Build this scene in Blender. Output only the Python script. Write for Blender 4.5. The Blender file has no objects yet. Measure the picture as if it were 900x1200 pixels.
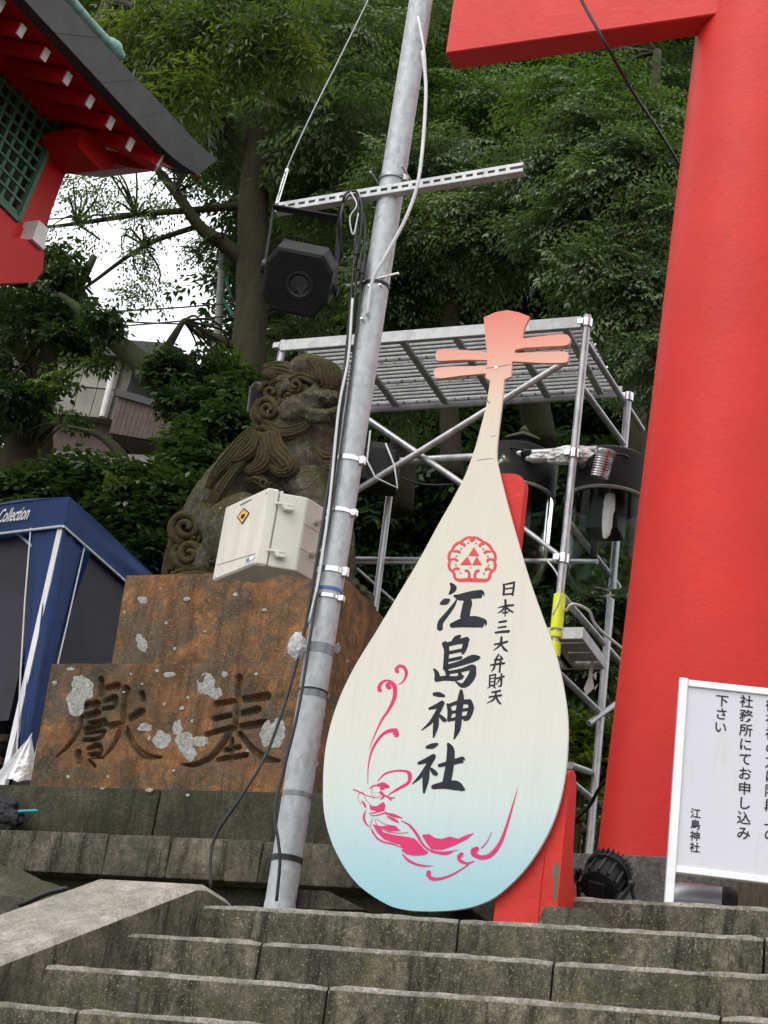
import bpy, bmesh, math, random
import numpy as np
from mathutils import Vector, Matrix, noise as mnoise
from math import sin, cos, pi, radians, sqrt, atan2

scene = bpy.context.scene
COL = scene.collection
random.seed(7)
RNG = np.random.default_rng(11)

# ------------------------------------------------------------------ camera
FPX = 2050.0                      # focal length in pixels of the 900 x 1200 photograph
ROLL, PITCH, YAW = radians(8.3), radians(23.7), radians(24.7)
CAM = Vector((0.0, -5.6, -1.164))  # the landing edge is y = 0, the landing is z = 0
FW = Vector((-sin(YAW)*cos(PITCH), cos(YAW)*cos(PITCH), sin(PITCH)))
_r0 = Vector((cos(YAW), sin(YAW), 0)); _u0 = _r0.cross(FW)
RT = cos(ROLL)*_r0 + sin(ROLL)*_u0
UP = -sin(ROLL)*_r0 + cos(ROLL)*_u0
cd = bpy.data.cameras.new('camera'); cam = bpy.data.objects.new('camera', cd); COL.objects.link(cam)
cd.sensor_fit = 'VERTICAL'; cd.sensor_height = 36.0; cd.lens = FPX/1200*36.0
cd.clip_start = 0.05; cd.clip_end = 2000
cam.matrix_world = Matrix(((RT.x, UP.x, -FW.x, CAM.x), (RT.y, UP.y, -FW.y, CAM.y), (RT.z, UP.z, -FW.z, CAM.z), (0, 0, 0, 1)))
scene.camera = cam

# ------------------------------------------------------------------ sky, sun, exposure (bright overcast)
SUN_EL, SUN_AZ = radians(58), radians(205)      # azimuth measured from +y towards +x
w = bpy.data.worlds.new("World"); scene.world = w; w.use_nodes = True
nt = w.node_tree; nt.nodes.clear()
sky = nt.nodes.new('ShaderNodeTexSky'); sky.sky_type = 'NISHITA'; sky.sun_disc = False
sky.sun_elevation = SUN_EL; sky.sun_rotation = SUN_AZ; sky.dust_density = 4.0; sky.air_density = 1.0
mx = nt.nodes.new('ShaderNodeMix'); mx.data_type = 'RGBA'
mx.inputs[0].default_value = 0.85
bg = nt.nodes.new('ShaderNodeBackground'); bg.inputs[1].default_value = 0.15
out = nt.nodes.new('ShaderNodeOutputWorld')
cn = nt.nodes.new('ShaderNodeTexNoise'); cn.inputs['Scale'].default_value = 2.2; cn.inputs['Detail'].default_value = 5     # soft overcast cloud cover
tcw = nt.nodes.new('ShaderNodeTexCoord'); crw = nt.nodes.new('ShaderNodeMapRange'); crw.inputs[3].default_value = 4.6; crw.inputs[4].default_value = 7.0
nt.links.new(tcw.outputs['Generated'], cn.inputs['Vector']); nt.links.new(cn.outputs['Fac'], crw.inputs[0])
nt.links.new(sky.outputs[0], mx.inputs[6]); nt.links.new(crw.outputs[0], mx.inputs[7])
nt.links.new(mx.outputs[2], bg.inputs[0]); nt.links.new(bg.outputs[0], out.inputs[0])
sl = bpy.data.lights.new('sun', 'SUN'); sl.energy = 0.7; sl.angle = radians(40); sl.color = (1, .97, .93)
sun = bpy.data.objects.new('sun', sl); COL.objects.link(sun)
sd = Vector((sin(SUN_AZ)*cos(SUN_EL), cos(SUN_AZ)*cos(SUN_EL), sin(SUN_EL)))   # towards the sun
sun.rotation_euler = (-sd).to_track_quat('-Z', 'Y').to_euler()
vs = scene.view_settings
vs.view_transform = 'Standard'; vs.look = 'None'; vs.exposure = 0.95; vs.gamma = 1.0; vs.use_curve_mapping = False
scene.cycles.max_bounces = 8; scene.cycles.transparent_max_bounces = 12

# ------------------------------------------------------------------ measuring helpers: a place of the photograph to a point of the world
def ray(px, py):
    px, py = float(px), float(py)
    return FW + (px-450)/FPX*RT - (py-600)/FPX*UP
def PY(px, py, Y): d = ray(px, py); Y = float(Y); return CAM + d*((Y-CAM.y)/d.y)
def PX(px, py, X): d = ray(px, py); X = float(X); return CAM + d*((X-CAM.x)/d.x)
def PZ(px, py, Z): d = ray(px, py); Z = float(Z); return CAM + d*((Z-CAM.z)/d.z)
def mpp(p): return (p-CAM).dot(FW)/FPX           # metres per photo pixel at point p

# ------------------------------------------------------------------ objects
def V(*a): return Vector(a)
def setp(o, label=None, cat=None, group=None, kind=None):
    if label: o['label'] = label
    if cat: o['category'] = cat
    if group: o['group'] = group
    if kind: o['kind'] = kind
    return o
def thing(name, label, cat, loc=(0, 0, 0), group=None):
    o = bpy.data.objects.new(name, None); COL.objects.link(o); o.empty_display_size = .1
    o.location = loc
    return setp(o, label, cat, group)
def base_of(o):
    v = Vector((0, 0, 0))
    while o is not None:
        v += Vector(o.location); o = o.parent
    return v

class MB:
    def __init__(s): s.v = []; s.f = []; s.tint = []
    def add(s, vs_, fs):
        n = len(s.v); s.v.extend([tuple(p) for p in vs_]); s.f.extend([tuple(i+n for i in f) for f in fs]); return s
    def bm(s, b):
        b.verts.index_update(); n = len(s.v)
        s.v.extend([tuple(v.co) for v in b.verts]); s.f.extend([tuple(v.index+n for v in f.verts) for f in b.faces]); b.free(); return s
    def box(s, lo, hi, bev=0.0, jit=0.0, seg=1):
        lo, hi = Vector(lo), Vector(hi); c = (lo+hi)/2; d = hi-lo
        return s.obox(c, (1, 0, 0), (0, 1, 0), (0, 0, 1), d/2, bev, jit, seg)
    def obox(s, c, ax, ay, az, h, bev=0.0, jit=0.0, seg=1):
        c = Vector(c); ax, ay, az = Vector(ax), Vector(ay), Vector(az)
        b = bmesh.new(); bmesh.ops.create_cube(b, size=2.0)
        for v in b.verts:
            l = v.co.copy(); v.co = Vector((l.x*h[0], l.y*h[1], l.z*h[2]))
            if jit: v.co += Vector((random.uniform(-jit, jit), random.uniform(-jit, jit), random.uniform(-jit, jit)))
        if bev: bmesh.ops.bevel(b, geom=list(b.edges), offset=bev, segments=seg, affect='EDGES', profile=.5)
        for v in b.verts: v.co = c + ax*v.co.x + ay*v.co.y + az*v.co.z
        return s.bm(b)
    def bar(s, a, b_, wx, wz, upv=(0, 0, 1), bev=0.0):
        a, b_ = Vector(a), Vector(b_); x = (b_-a); L = x.length; x.normalize()
        u = Vector(upv); y = u.cross(x); y.normalize(); z = x.cross(y)
        return s.obox((a+b_)/2, x, y, z, (L/2, wx/2, wz/2), bev)
    def tube(s, pts, r, n=10, cap=True):
        pts = [Vector(p) for p in pts]; m = len(pts)
        rs = r if isinstance(r, (list, tuple)) else [r]*m
        ref = Vector((0.13, 0.27, .95)); vs_ = []; fs = []; prev = None
        for i, p in enumerate(pts):
            t = (pts[min(i+1, m-1)]-pts[max(i-1, 0)])
            if t.length < 1e-9: t = Vector((0, 0, 1))
            t.normalize()
            if prev is None:
                a = ref.cross(t)
                if a.length < .1: a = Vector((1, 0, 0)).cross(t)
            else: a = prev - t*prev.dot(t)
            if a.length < 1e-6: a = Vector((1, 0, 0)).cross(t)
            a.normalize(); b = t.cross(a); prev = a
            for k in range(n):
                q = 2*pi*k/n; vs_.append(p+(a*cos(q)+b*sin(q))*rs[i])
        for i in range(m-1):
            for k in range(n): fs.append((i*n+k, i*n+(k+1) % n, (i+1)*n+(k+1) % n, (i+1)*n+k))
        if cap: fs.append(tuple(reversed(range(n)))); fs.append(tuple((m-1)*n+k for k in range(n)))
        return s.add(vs_, fs)
    def lathe(s, c, prof, axis=(0, 0, 1), n=24, cap=True):
        c = Vector(c); az = Vector(axis).normalized(); ax = az.orthogonal().normalized(); ay = az.cross(ax)
        vs_ = []; fs = []
        for r, h in prof:
            for k in range(n):
                q = 2*pi*k/n; vs_.append(c+az*h+(ax*cos(q)+ay*sin(q))*r)
        m = len(prof)
        for i in range(m-1):
            for k in range(n): fs.append((i*n+k, i*n+(k+1) % n, (i+1)*n+(k+1) % n, (i+1)*n+k))
        if cap: fs.append(tuple(reversed(range(n)))); fs.append(tuple((m-1)*n+k for k in range(n)))
        return s.add(vs_, fs)
    def prism(s, poly, ext):
        poly = [Vector(p) for p in poly]; e = Vector(ext); n = len(poly)
        nrm = Vector((0, 0, 0))
        for i in range(n): nrm += poly[i].cross(poly[(i+1) % n])
        if nrm.dot(e) > 0: poly.reverse()
        vs_ = poly+[p+e for p in poly]
        fs = [tuple(range(n)), tuple(reversed(range(n, 2*n)))]+[((i+1) % n, i, n+i, n+(i+1) % n) for i in range(n)]
        return s.add(vs_, fs)
    def ell(s, c, r, axes=None, nu=16, nv=10):
        c = Vector(c); A = axes or (Vector((1, 0, 0)), Vector((0, 1, 0)), Vector((0, 0, 1)))
        b = bmesh.new(); bmesh.ops.create_uvsphere(b, u_segments=nu, v_segments=nv, radius=1.0)
        for v in b.verts: l = v.co.copy(); v.co = c+A[0]*(l.x*r[0])+A[1]*(l.y*r[1])+A[2]*(l.z*r[2])
        return s.bm(b)
    def build(s, name, mat, parent=None, smooth=False, kind=None, origin=None):
        me = bpy.data.meshes.new(name); o = bpy.data.objects.new(name, me); COL.objects.link(o)
        off = base_of(parent) if parent is not None else Vector((0, 0, 0))
        if origin is not None: o.location = Vector(origin)-off; off = Vector(origin)
        if parent is not None: o.parent = parent
        me.from_pydata([(p[0]-off.x, p[1]-off.y, p[2]-off.z) for p in s.v], [], s.f)
        me.materials.append(mat)
        if smooth:
            b = bmesh.new(); b.from_mesh(me)
            ang = radians(42) if smooth is True else smooth
            for f in b.faces: f.smooth = True
            for e in b.edges:
                if len(e.link_faces) == 2 and e.calc_face_angle(0) > ang: e.smooth = False
            b.to_mesh(me); b.free()
        if kind: o['kind'] = kind
        return o
def piece(src, name, loc, parent=None, scale=None):
    """A copy of a piece sharing its mesh data."""
    c = src.copy(); COL.objects.link(c); c.name = name; c.parent = parent; c.location = loc
    if scale: c.scale = scale
    return c
def np_obj(name, verts, faces_n, mat, parent=None, tint=None, kind=None, k=4):
    """verts (N*k,3) array, each k consecutive vertices one face; tint per face."""
    me = bpy.data.meshes.new(name); n = len(verts); nf = n//k
    off = base_of(parent) if parent is not None else Vector((0, 0, 0))
    verts = verts-np.array(off)
    me.vertices.add(n); me.vertices.foreach_set('co', verts.astype(np.float32).ravel())
    me.loops.add(n); me.loops.foreach_set('vertex_index', np.arange(n, dtype=np.int32))
    me.polygons.add(nf); me.polygons.foreach_set('loop_start', np.arange(0, n, k, dtype=np.int32))
    me.update(calc_edges=True)
    if tint is not None:
        a = me.attributes.new('tint', 'FLOAT', 'FACE'); a.data.foreach_set('value', tint.astype(np.float32))
    me.materials.append(mat)
    o = bpy.data.objects.new(name, me); COL.objects.link(o); o.parent = parent
    if kind: o['kind'] = kind
    return o

def spline(pts, n=8):
    """Catmull-Rom through points given as tuples of any length."""
    P = [np.array(p, float) for p in pts]
    if len(P) < 3: n = max(n, 2)
    P = [2*P[0]-P[1]]+P+[2*P[-1]-P[-2]]; o = []
    for i in range(1, len(P)-2):
        for j in range(n):
            t = j/n
            o.append(.5*((2*P[i])+(-P[i-1]+P[i+1])*t+(2*P[i-1]-5*P[i]+4*P[i+1]-P[i+2])*t*t+(-P[i-1]+3*P[i]-3*P[i+1]+P[i+2])*t**3))
    o.append(P[-2]); return o

# ------------------------------------------------------------------ materials
class NT:
    def __init__(s, name):
        s.m = bpy.data.materials.new(name); s.m.use_nodes = True; s.t = s.m.node_tree; s.t.nodes.clear()
        s.o = s.n('ShaderNodeOutputMaterial'); s.b = s.n('ShaderNodeBsdfPrincipled'); s.l(s.b.outputs[0], s.o.inputs[0])
        s.geo = None; s.co = None
    def n(s, k, **kw):
        x = s.t.nodes.new(k)
        for a, v in kw.items(): setattr(x, a, v)
        return x
    def l(s, a, b): s.t.links.new(a, b)
    def coord(s, sc=(1, 1, 1)):
        tc = s.n('ShaderNodeNewGeometry') if s.geo is None else s.geo
        s.geo = tc
        if tuple(sc) == (1, 1, 1): return tc.outputs['Position']
        m = s.n('ShaderNodeMapping'); m.inputs['Scale'].default_value = sc; s.l(tc.outputs['Position'], m.inputs[0]); return m.outputs[0]
    def noise(s, scale, detail=4, rough=.6, sc=(1, 1, 1), dist=0.0):
        x = s.n('ShaderNodeTexNoise'); x.inputs['Scale'].default_value = scale; x.inputs['Detail'].default_value = detail
        x.inputs['Roughness'].default_value = rough; x.inputs['Distortion'].default_value = dist
        s.l(s.coord(sc), x.inputs['Vector']); return x.outputs['Fac']
    def ramp(s, fac, stops):
        x = s.n('ShaderNodeValToRGB'); e = x.color_ramp.elements
        while len(e) < len(stops): e.new(.5)
        for el, (p, c) in zip(e, stops): el.position = p; el.color = (c if isinstance(c, tuple) else (c, c, c))+(1,)
        s.l(fac, x.inputs[0]); return x.outputs[0]
    def mix(s, fac, a, b, mode='MIX'):
        x = s.n('ShaderNodeMix', data_type='RGBA', blend_type=mode)
        for k, v in ((0, fac), (6, a), (7, b)):
            sock = x.inputs[k]
            if isinstance(v, (int, float)): sock.default_value = v if k == 0 else (v, v, v, 1)
            elif isinstance(v, tuple): sock.default_value = v+(1,)
            else: s.l(v, sock)
        return x.outputs[2]
    def math(s, op, a, b=0.0):
        x = s.n('ShaderNodeMath', operation=op)
        for sock, v in ((x.inputs[0], a), (x.inputs[1], b)):
            if isinstance(v, (int, float)): sock.default_value = v
            else: s.l(v, sock)
        return x.outputs[0]
    def bump(s, h, strength=.3, dist=.01):
        x = s.n('ShaderNodeBump'); x.inputs['Strength'].default_value = strength; x.inputs['Distance'].default_value = dist
        s.l(h, x.inputs['Height']); s.l(x.outputs[0], s.b.inputs['Normal'])
    def upmask(s):
        if s.geo is None: s.coord()
        sp = s.n('ShaderNodeSeparateXYZ'); s.l(s.geo.outputs['Normal'], sp.inputs[0]); return sp.outputs[2]
    def set(s, col=None, rough=None, metal=None, spec=None):
        for k, v in (('Base Color', col), ('Roughness', rough), ('Metallic', metal), ('Specular IOR Level', spec)):
            if v is None: continue
            if isinstance(v, tuple): s.b.inputs[k].default_value = v+(1,)
            elif isinstance(v, (int, float)): s.b.inputs[k].default_value = v
            else: s.l(v, s.b.inputs[k])
        return s
M = {}
def simple(name, col, rough=.5, metal=0.0, var=.12, scale=9.0, bump=0.0, bscale=60, spec=.5, sc=(1, 1, 1)):
    t = NT(name); n = t.noise(scale, 5, .65, sc)
    c0 = tuple(max(0, c*(1-var*1.6)) for c in col); c1 = tuple(min(1, c*(1+var*1.2)) for c in col)
    t.set(t.ramp(n, [(.3, c0), (.7, c1)]), rough, metal, spec)
    if bump: t.bump(t.noise(bscale, 3), bump, .004)
    M[name] = t.m; return t.m

def stone(name, base, dark, light, moss=(.05, .06, .018), moss_amt=.5, streak=.5, scale=1.0, grain=.35, extra=None, bump=.55, up=.22, speck=0.0):
    t = NT(name)
    big = t.noise(2.2*scale, 10, .72); mid = t.noise(9*scale, 9, .75, dist=.3); fine = t.noise(55, 8, .82); gr = t.noise(190, 4, .85); gr2 = t.noise(420, 2, .7)
    c = t.ramp(big, [(.34, dark), (.5, base), (.68, light)])
    c = t.mix(t.ramp(mid, [(.42, 0.0), (.6, .8)]), c, tuple(x*.55 for x in base))
    if extra: c = t.mix(t.ramp(t.noise(3.1*scale, 9, .75, dist=.6), [(.45, 0.0), (.57, .95)]), c, extra)
    st = t.noise(5.0, 9, .78, (2.6, 2.6, .32), .4)
    c = t.mix(t.math('MULTIPLY', t.ramp(st, [(.49, 0.0), (.6, 1.0)]), streak), c, tuple(x*.2 for x in base))
    mm = t.math('ADD', t.math('MULTIPLY', t.upmask(), up), t.noise(3.3*scale, 10, .78))
    c = t.mix(t.math('MULTIPLY', t.ramp(mm, [(.5, 0.0), (.64, 1.0)]), moss_amt), c, moss)
    c = t.mix(min(1, grain*1.5), c, t.ramp(fine, [(.38, .28), (.5, .62), (.62, 1.0)]), 'MULTIPLY')
    c = t.mix(grain, c, t.ramp(gr, [(.36, .05), (.5, .5), (.64, 1.0)]), 'OVERLAY')
    if speck: c = t.mix(t.ramp(t.noise(120, 3, .7), [(.6, 0.0), (.66, speck)]), c, tuple(min(1, x*2.4) for x in light))
    t.set(c, .88, 0.0, .3)
    t.bump(t.math('ADD', t.math('MULTIPLY', mid, 1.0), t.math('ADD', t.math('MULTIPLY', fine, .7), t.math('ADD', t.math('MULTIPLY', gr, .35), t.math('MULTIPLY', gr2, .2)))), bump, .014)
    M[name] = t.m; return t.m

stone('step_granite', (.165, .155, .108), (.03, .03, .024), (.37, .34, .24), (.15, .15, .045), .5, .95, 1.5, .5, None, .7, .02, .25)
stone('step_edge', (.40, .38, .32), (.13, .125, .10), (.55, .525, .46), (.16, .155, .07), .45, .45, 2.8, .45, None, .6, 0.0)
stone('ramp_granite', (.43, .40, .355), (.26, .24, .20), (.52, .49, .45), (.13, .12, .05), .3, .3, 1.0, .3, None, .35, .05, .2)
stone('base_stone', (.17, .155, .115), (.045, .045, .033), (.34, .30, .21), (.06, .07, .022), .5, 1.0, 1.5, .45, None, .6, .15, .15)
stone('tier_stone', (.085, .085, .055), (.028, .03, .02), (.14, .135, .085), (.06, .07, .02), .6, .65, 1.8, .45, None, .6, .15, .2)
stone('orange_stone', (.38, .175, .072), (.13, .09, .055), (.50, .245, .10), (.055, .054, .03), .95, .6, 1.25, .3, (.13, .11, .078), .6, .16, .3)
stone('statue_stone', (.20, .18, .14), (.065, .06, .036), (.36, .335, .285), (.085, .088, .017), .9, .4, 2.6, .5, (.085, .08, .035), .9, .34, .25)
stone('mane_stone', (.088, .078, .037), (.033, .032, .015), (.20, .105, .04), (.08, .085, .018), .8, .2, 3.2, .5, (.10, .065, .026), .8, .3)
stone('plinth_concrete', (.22, .215, .195), (.12, .118, .11), (.30, .295, .275), (.07, .07, .04), .25, .3, 1.5, .6)
stone('lichen', (.58, .595, .55), (.42, .44, .40), (.68, .69, .64), (.3, .32, .26), .3, 0.0, 9, .45)
stone('rock', (.13, .12, .10), (.05, .05, .04), (.2, .19, .17), (.055, .065, .022), .7, .3, 2, .45)
stone('retaining_wall', (.30, .29, .26), (.18, .17, .15), (.38, .37, .34), (.08, .085, .04), .4, .7, .5, .3)

def red_paint(name, col, bscale=42, b=.5, rough=.42):
    t = NT(name); n = t.noise(1.6, 5, .6); n2 = t.noise(7, 6, .7, (1, 1, .35))
    c = t.ramp(n, [(.3, tuple(x*.86 for x in col)), (.7, tuple(min(1, x*1.08) for x in col))])
    c = t.mix(t.ramp(n2, [(.55, 0.0), (.8, .28)]), c, (col[0]*.62, col[1]*1.5, col[2]*1.2))
    c = t.mix(t.ramp(t.noise(26, 8, .8), [(.70, 0.0), (.74, .55)]), c, (.20, .05, .04)); c = t.mix(t.ramp(t.noise(3.5, 9, .8, (4, 4, .35)), [(.6, 0.0), (.8, .35)]), c, (.30, .02, .015))
    t.set(c, t.math('ADD', t.math('MULTIPLY', t.noise(12, 4), .2), rough-.1), 0, .28)
    t.bump(t.math('ADD', t.noise(bscale, 3, .55), t.math('MULTIPLY', t.noise(9, 4), .9)), b, .011)
    M[name] = t.m; return t.m
red_paint('torii_red', (.61, .026, .018), 40, .17, .5)
red_paint('shrine_red', (.52, .014, .013), 20, .15, .4)
red_paint('stand_red', (.56, .026, .018), 30, .3, .5)

def galv(name, col, rough=.38, metal=.75, sp=28):
    t = NT(name); v = t.n('ShaderNodeTexVoronoi'); v.inputs['Scale'].default_value = sp; t.l(t.coord((1, 1, .6)), v.inputs['Vector'])
    sx = t.n('ShaderNodeSeparateColor'); t.l(v.outputs['Color'], sx.inputs[0])
    n = t.noise(6, 5, .6)
    f = t.math('ADD', t.math('MULTIPLY', sx.outputs[0], .45), t.math('MULTIPLY', n, .7))
    c = t.ramp(f, [(.25, tuple(x*.75 for x in col)), (.75, tuple(min(1, x*1.12) for x in col))])
    c = t.mix(t.ramp(t.noise(3, 7, .75, (3, 3, .5)), [(.58, 0.0), (.75, .45)]), c, tuple(x*.55 for x in col))
    t.set(c, t.math('ADD', t.math('MULTIPLY', f, .25), rough-.1), metal, .5); t.bump(t.noise(35, 3), .12, .003)
    M[name] = t.m
galv('galvanised_steel', (.40, .425, .44), .5, .3, 55)
galv('pipe_steel', (.44, .45, .46), .38, .6)
galv('deck_steel', (.50, .52, .53), .5, .25)
galv('bright_steel', (.75, .76, .77), .22, .95)
simple('aluminium_white', (.78, .79, .80), .35, .25, .05)
simple('black_plastic', (.013, .013, .015), .45, 0, .25, 12, .15, 120, .35)
simple('black_metal', (.010, .010, .011), .6, 0, .3, 10, .2, 160, .25)
simple('black_rubber', (.014, .014, .015), .5, 0, .2)
simple('grey_cable', (.62, .64, .64), .45, 0, .1)
simple('beige_plastic', (.60, .58, .505), .42, 0, .10, 4, .03, 80, .5, (3, 3, .5))
simple('beige_side', (.60, .585, .515), .45, 0, .05, 3, .03, 80)
simple('white_paint', (.72, .71, .68), .55, 0, .1, 8)
simple('white_plastic', (.75, .76, .77), .4, 0, .08)
simple('copper_green', (.22, .45, .37), .65, 0, .3, 14, .3, 40)
simple('lattice_green', (.05, .15, .085), .5, 0, .2, 10)
simple('dark_void', (.03, .035, .03), .8)
simple('roof_dark', (.035, .035, .038), .62, 0, .25, 6, .2, 30)
simple('tent_blue', (.03, .068, .19), .62, 0, .12, 5, .25, 14)
simple('tent_grey', (.13, .13, .15), .75, 0, .12, 3, .1, 20)
def cloth_mat(name, col, tl):
    t = NT(name); n = t.noise(5, 5, .6); c = t.ramp(n, [(.3, tuple(x*.85 for x in col)), (.7, tuple(x*1.12 for x in col))])
    t.set(c, .65, 0, .3); t.bump(t.noise(14, 4), .3, .01)
    tr = t.n('ShaderNodeBsdfTranslucent'); t.l(c, tr.inputs[0]); ms = t.n('ShaderNodeMixShader'); ms.inputs[0].default_value = tl
    t.l(t.b.outputs[0], ms.inputs[1]); t.l(tr.outputs[0], ms.inputs[2]); t.l(ms.outputs[0], t.o.inputs[0]); M[name] = t.m
cloth_mat('tent_blue', (.032, .07, .20), .25); cloth_mat('tent_grey', (.085, .085, .105), .35)
simple('piping_white', (.72, .74, .78), .6, 0, .05)
simple('fabric_black', (.012, .012, .016), .75, 0, .3, 8, .4, 25)
simple('teal', (.02, .35, .38), .4)
simple('plastic_red', (.65, .03, .05), .4)
simple('tape_yellow', (.78, .92, .02), .45, 0, .05)
simple('ink_black', (.022, .023, .032), .65, 0, .25, 20, 0, 60, .2)
simple('ink_pink', (.62, .008, .125), .5, 0, .06, 15)
simple('ink_red', (.62, .045, .045), .5, 0, .05, 15)
simple('print_white', (.8, .8, .78), .5)
simple('print_orange', (.85, .42, .04), .45)
simple('print_blue', (.05, .15, .4), .45)
simple('wood_grey', (.22, .19, .14), .8, 0, .35, 12, .4, 60, .3, (4, 4, .6))
simple('wood_brown', (.075, .048, .036), .7, 0, .3, 8, .2, 40)
simple('house_pale', (.36, .345, .30), .7, 0, .1, 3)
simple('house_grey', (.24, .23, .20), .8, 0, .15, 4)
simple('drum_grey', (.20, .215, .23), .38, .4, .2, 6)
simple('skin', (.50, .31, .23), .5, 0, .06)
simple('hair_black', (.012, .010, .010), .5)
simple('paper_white', (.82, .82, .80), .6)
simple('net_green', (.07, .30, .16), .6)
simple('wire_grey', (.35, .36, .37), .35, .7)
simple('concrete_pole', (.42, .41, .38), .8, 0, .1, 6)

def bark(name, base, dark, moss, amt):
    t = NT(name); n = t.noise(9, 7, .7, (1, 1, .22)); n2 = t.noise(2.2, 6, .7)
    c = t.ramp(n, [(.3, dark), (.68, base)])
    c = t.mix(t.math('MULTIPLY', t.ramp(n2, [(.42, 0.0), (.62, 1.0)]), amt), c, moss)
    t.set(c, .9, 0, .2); t.bump(n, .9, .03); M[name] = t.m
bark('bark', (.062, .05, .037), (.02, .016, .012), (.045, .055, .018), .55)
bark('bark_mossy', (.06, .05, .036), (.02, .018, .012), (.04, .055, .014), .95)

def leafmat(name, stops, transl=.35, rough=.42):
    t = NT(name); a = t.n('ShaderNodeAttribute'); a.attribute_name = 'tint'
    c = t.ramp(a.outputs['Fac'], stops)
    t.set(c, rough, 0, .35)
    tr = t.n('ShaderNodeBsdfTranslucent'); ms = t.n('ShaderNodeMixShader'); ms.inputs[0].default_value = transl
    c2 = t.mix(1.0, c, (1.3, 1.5, .55), 'MULTIPLY'); t.l(c2, tr.inputs[0])
    t.l(t.b.outputs[0], ms.inputs[1]); t.l(tr.outputs[0], ms.inputs[2]); t.l(ms.outputs[0], t.o.inputs[0]); M[name] = t.m
leafmat('leaf_mid', [(0, (0.043, 0.073, 0.023)), (.5, (0.076, 0.128, 0.036)), (1, (0.132, 0.188, 0.048))])
leafmat('leaf_light', [(0, (0.048, 0.075, 0.020)), (.5, (0.083, 0.122, 0.029)), (1, (0.140, 0.166, 0.035))], .45)
leafmat('leaf_grey', [(0, (0.073, 0.109, 0.057)), (.5, (0.120, 0.168, 0.084)), (1, (0.184, 0.240, 0.111))], .3)
leafmat('leaf_dark', [(0, (0.026, 0.048, 0.020)), (.5, (0.047, 0.082, 0.030)), (1, (0.082, 0.128, 0.039))], .22, .35)
def soil():
    t = NT('soil'); n = t.noise(3, 8, .7); n2 = t.noise(40, 4)
    c = t.ramp(n, [(.3, (.02, .018, .011)), (.55, (.05, .04, .026)), (.75, (.05, .055, .02))])
    t.set(c, .95, 0, .2); t.bump(t.math('ADD', n, t.math('MULTIPLY', n2, .4)), .9, .05); M['soil'] = t.m
soil()
def glass():
    t = NT('lamp_glass'); t.set((.9, .95, .95), .06, 0, .5); t.b.inputs['Transmission Weight'].default_value = 1.0
    t.b.inputs['IOR'].default_value = 1.12; M['lamp_glass'] = t.m
    t = NT('lens_glass'); t.set((.01, .014, .018), .05, 0, .8); M['lens_glass'] = t.m
    t = NT('clear_film'); t.set((.8, .82, .84), .25, 0, .5); t.b.inputs['Transmission Weight'].default_value = .55; t.bump(t.noise(14, 4), .6, .02); M['clear_film'] = t.m
glass()
# ================================================================== SETTING
def struct(name, mb, mat, smooth=False, parent=None):
    o = mb.build(name, mat, parent, smooth)
    if parent is None: o['kind'] = 'structure'
    return o
# lower ground, reaching the horizon
g = MB(); g.add([(-600, -600, -2.75), (600, -600, -2.75), (600, 2.0, -2.75), (-600, 2.0, -2.75)], [(0, 1, 2, 3)])
struct('ground', g, M['plinth_concrete'])
# landing sheets
g = MB(); g.box((-7.2, .30, -.40), (6, 3.4, -.004)); struct('landing', g, M['base_stone'])

# staircase: each riser stone is a piece
stair = thing('staircase', 'worn mossy granite staircase climbing to the torii', 'staircase'); stair['kind'] = 'structure'; del stair['category']
R_, T_ = .175, .30
joints = {0: [534, 895], 1: [305, 650], 2: [390, 848], 3: [105, 640], 4: [300, 700], 5: [], 6: []}
def stepstone(x0, x1, y0, ztop, depth=.335, h=.172):
    b = bmesh.new(); nx = max(2, int((x1-x0)/.05))
    vs = []
    # profile in (y,z): front bottom, front top (worn), top back
    prof = [(depth, -h), (0.012, -h), (0.004, -h*.55), (0.0, -.022), (.007, -.008), (.020, -.001), (.07, 0.0), (depth, 0.0)]
    rows = []
    for i in range(nx+1):
        x = x0+(x1-x0)*i/nx; row = []
        e = .010 if i in (0, nx) else 0
        for j, (py, pz) in enumerate(prof):
            q = mnoise.noise(Vector((x*3.1, y0*7+j*.35, ztop*5)))*.008
            q2 = mnoise.noise(Vector((x*11, y0*3+j*.9, 3.3)))*.010 if 2 <= j <= 5 else 0
            row.append(b.verts.new((x, y0+py+(q+abs(q2) if j not in (0, 7) else 0)+(e if j in (2, 3, 4) else 0), ztop+pz-(abs(q2) if j in (4, 5) else 0)-(e*.6 if j in (4, 5, 6) else 0))))
        rows.append(row)
    for i in range(nx):
        for j in range(len(prof)):
            k = (j+1) % len(prof); b.faces.new((rows[i][j], rows[i+1][j], rows[i+1][k], rows[i][k]))
    b.faces.new(list(reversed(rows[0]))); b.faces.new(rows[-1])
    bmesh.ops.recalc_face_normals(b, faces=b.faces)
    m = MB(); m.bm(b); m.nf = nx; m.np = len(prof); return m
def bmake(m, par):
    o = m.build('step_stone', M['step_granite'], par, True); o.data.materials.append(M['step_edge'])
    for i, p in enumerate(o.data.polygons):
        if i < m.nf*m.np and i % m.np in (3, 4, 5, 6): p.material_index = 1
    return o
MB.bmake = bmake
for k in range(8):
    y0, zt = -T_*k, -R_*k
    xl = -3.06+.36*y0 - .02
    xs = [xl]+[PY(px, 1100, y0).x for px in joints.get(k, [])]
    xs = [x for x in xs if x < 1.6]+[1.7, 3.2]
    for a, c in zip(xs, xs[1:]):
        stepstone(a+.004, c-.004, y0, zt+.012+random.uniform(-.003, .003)).bmake(stair)
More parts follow.
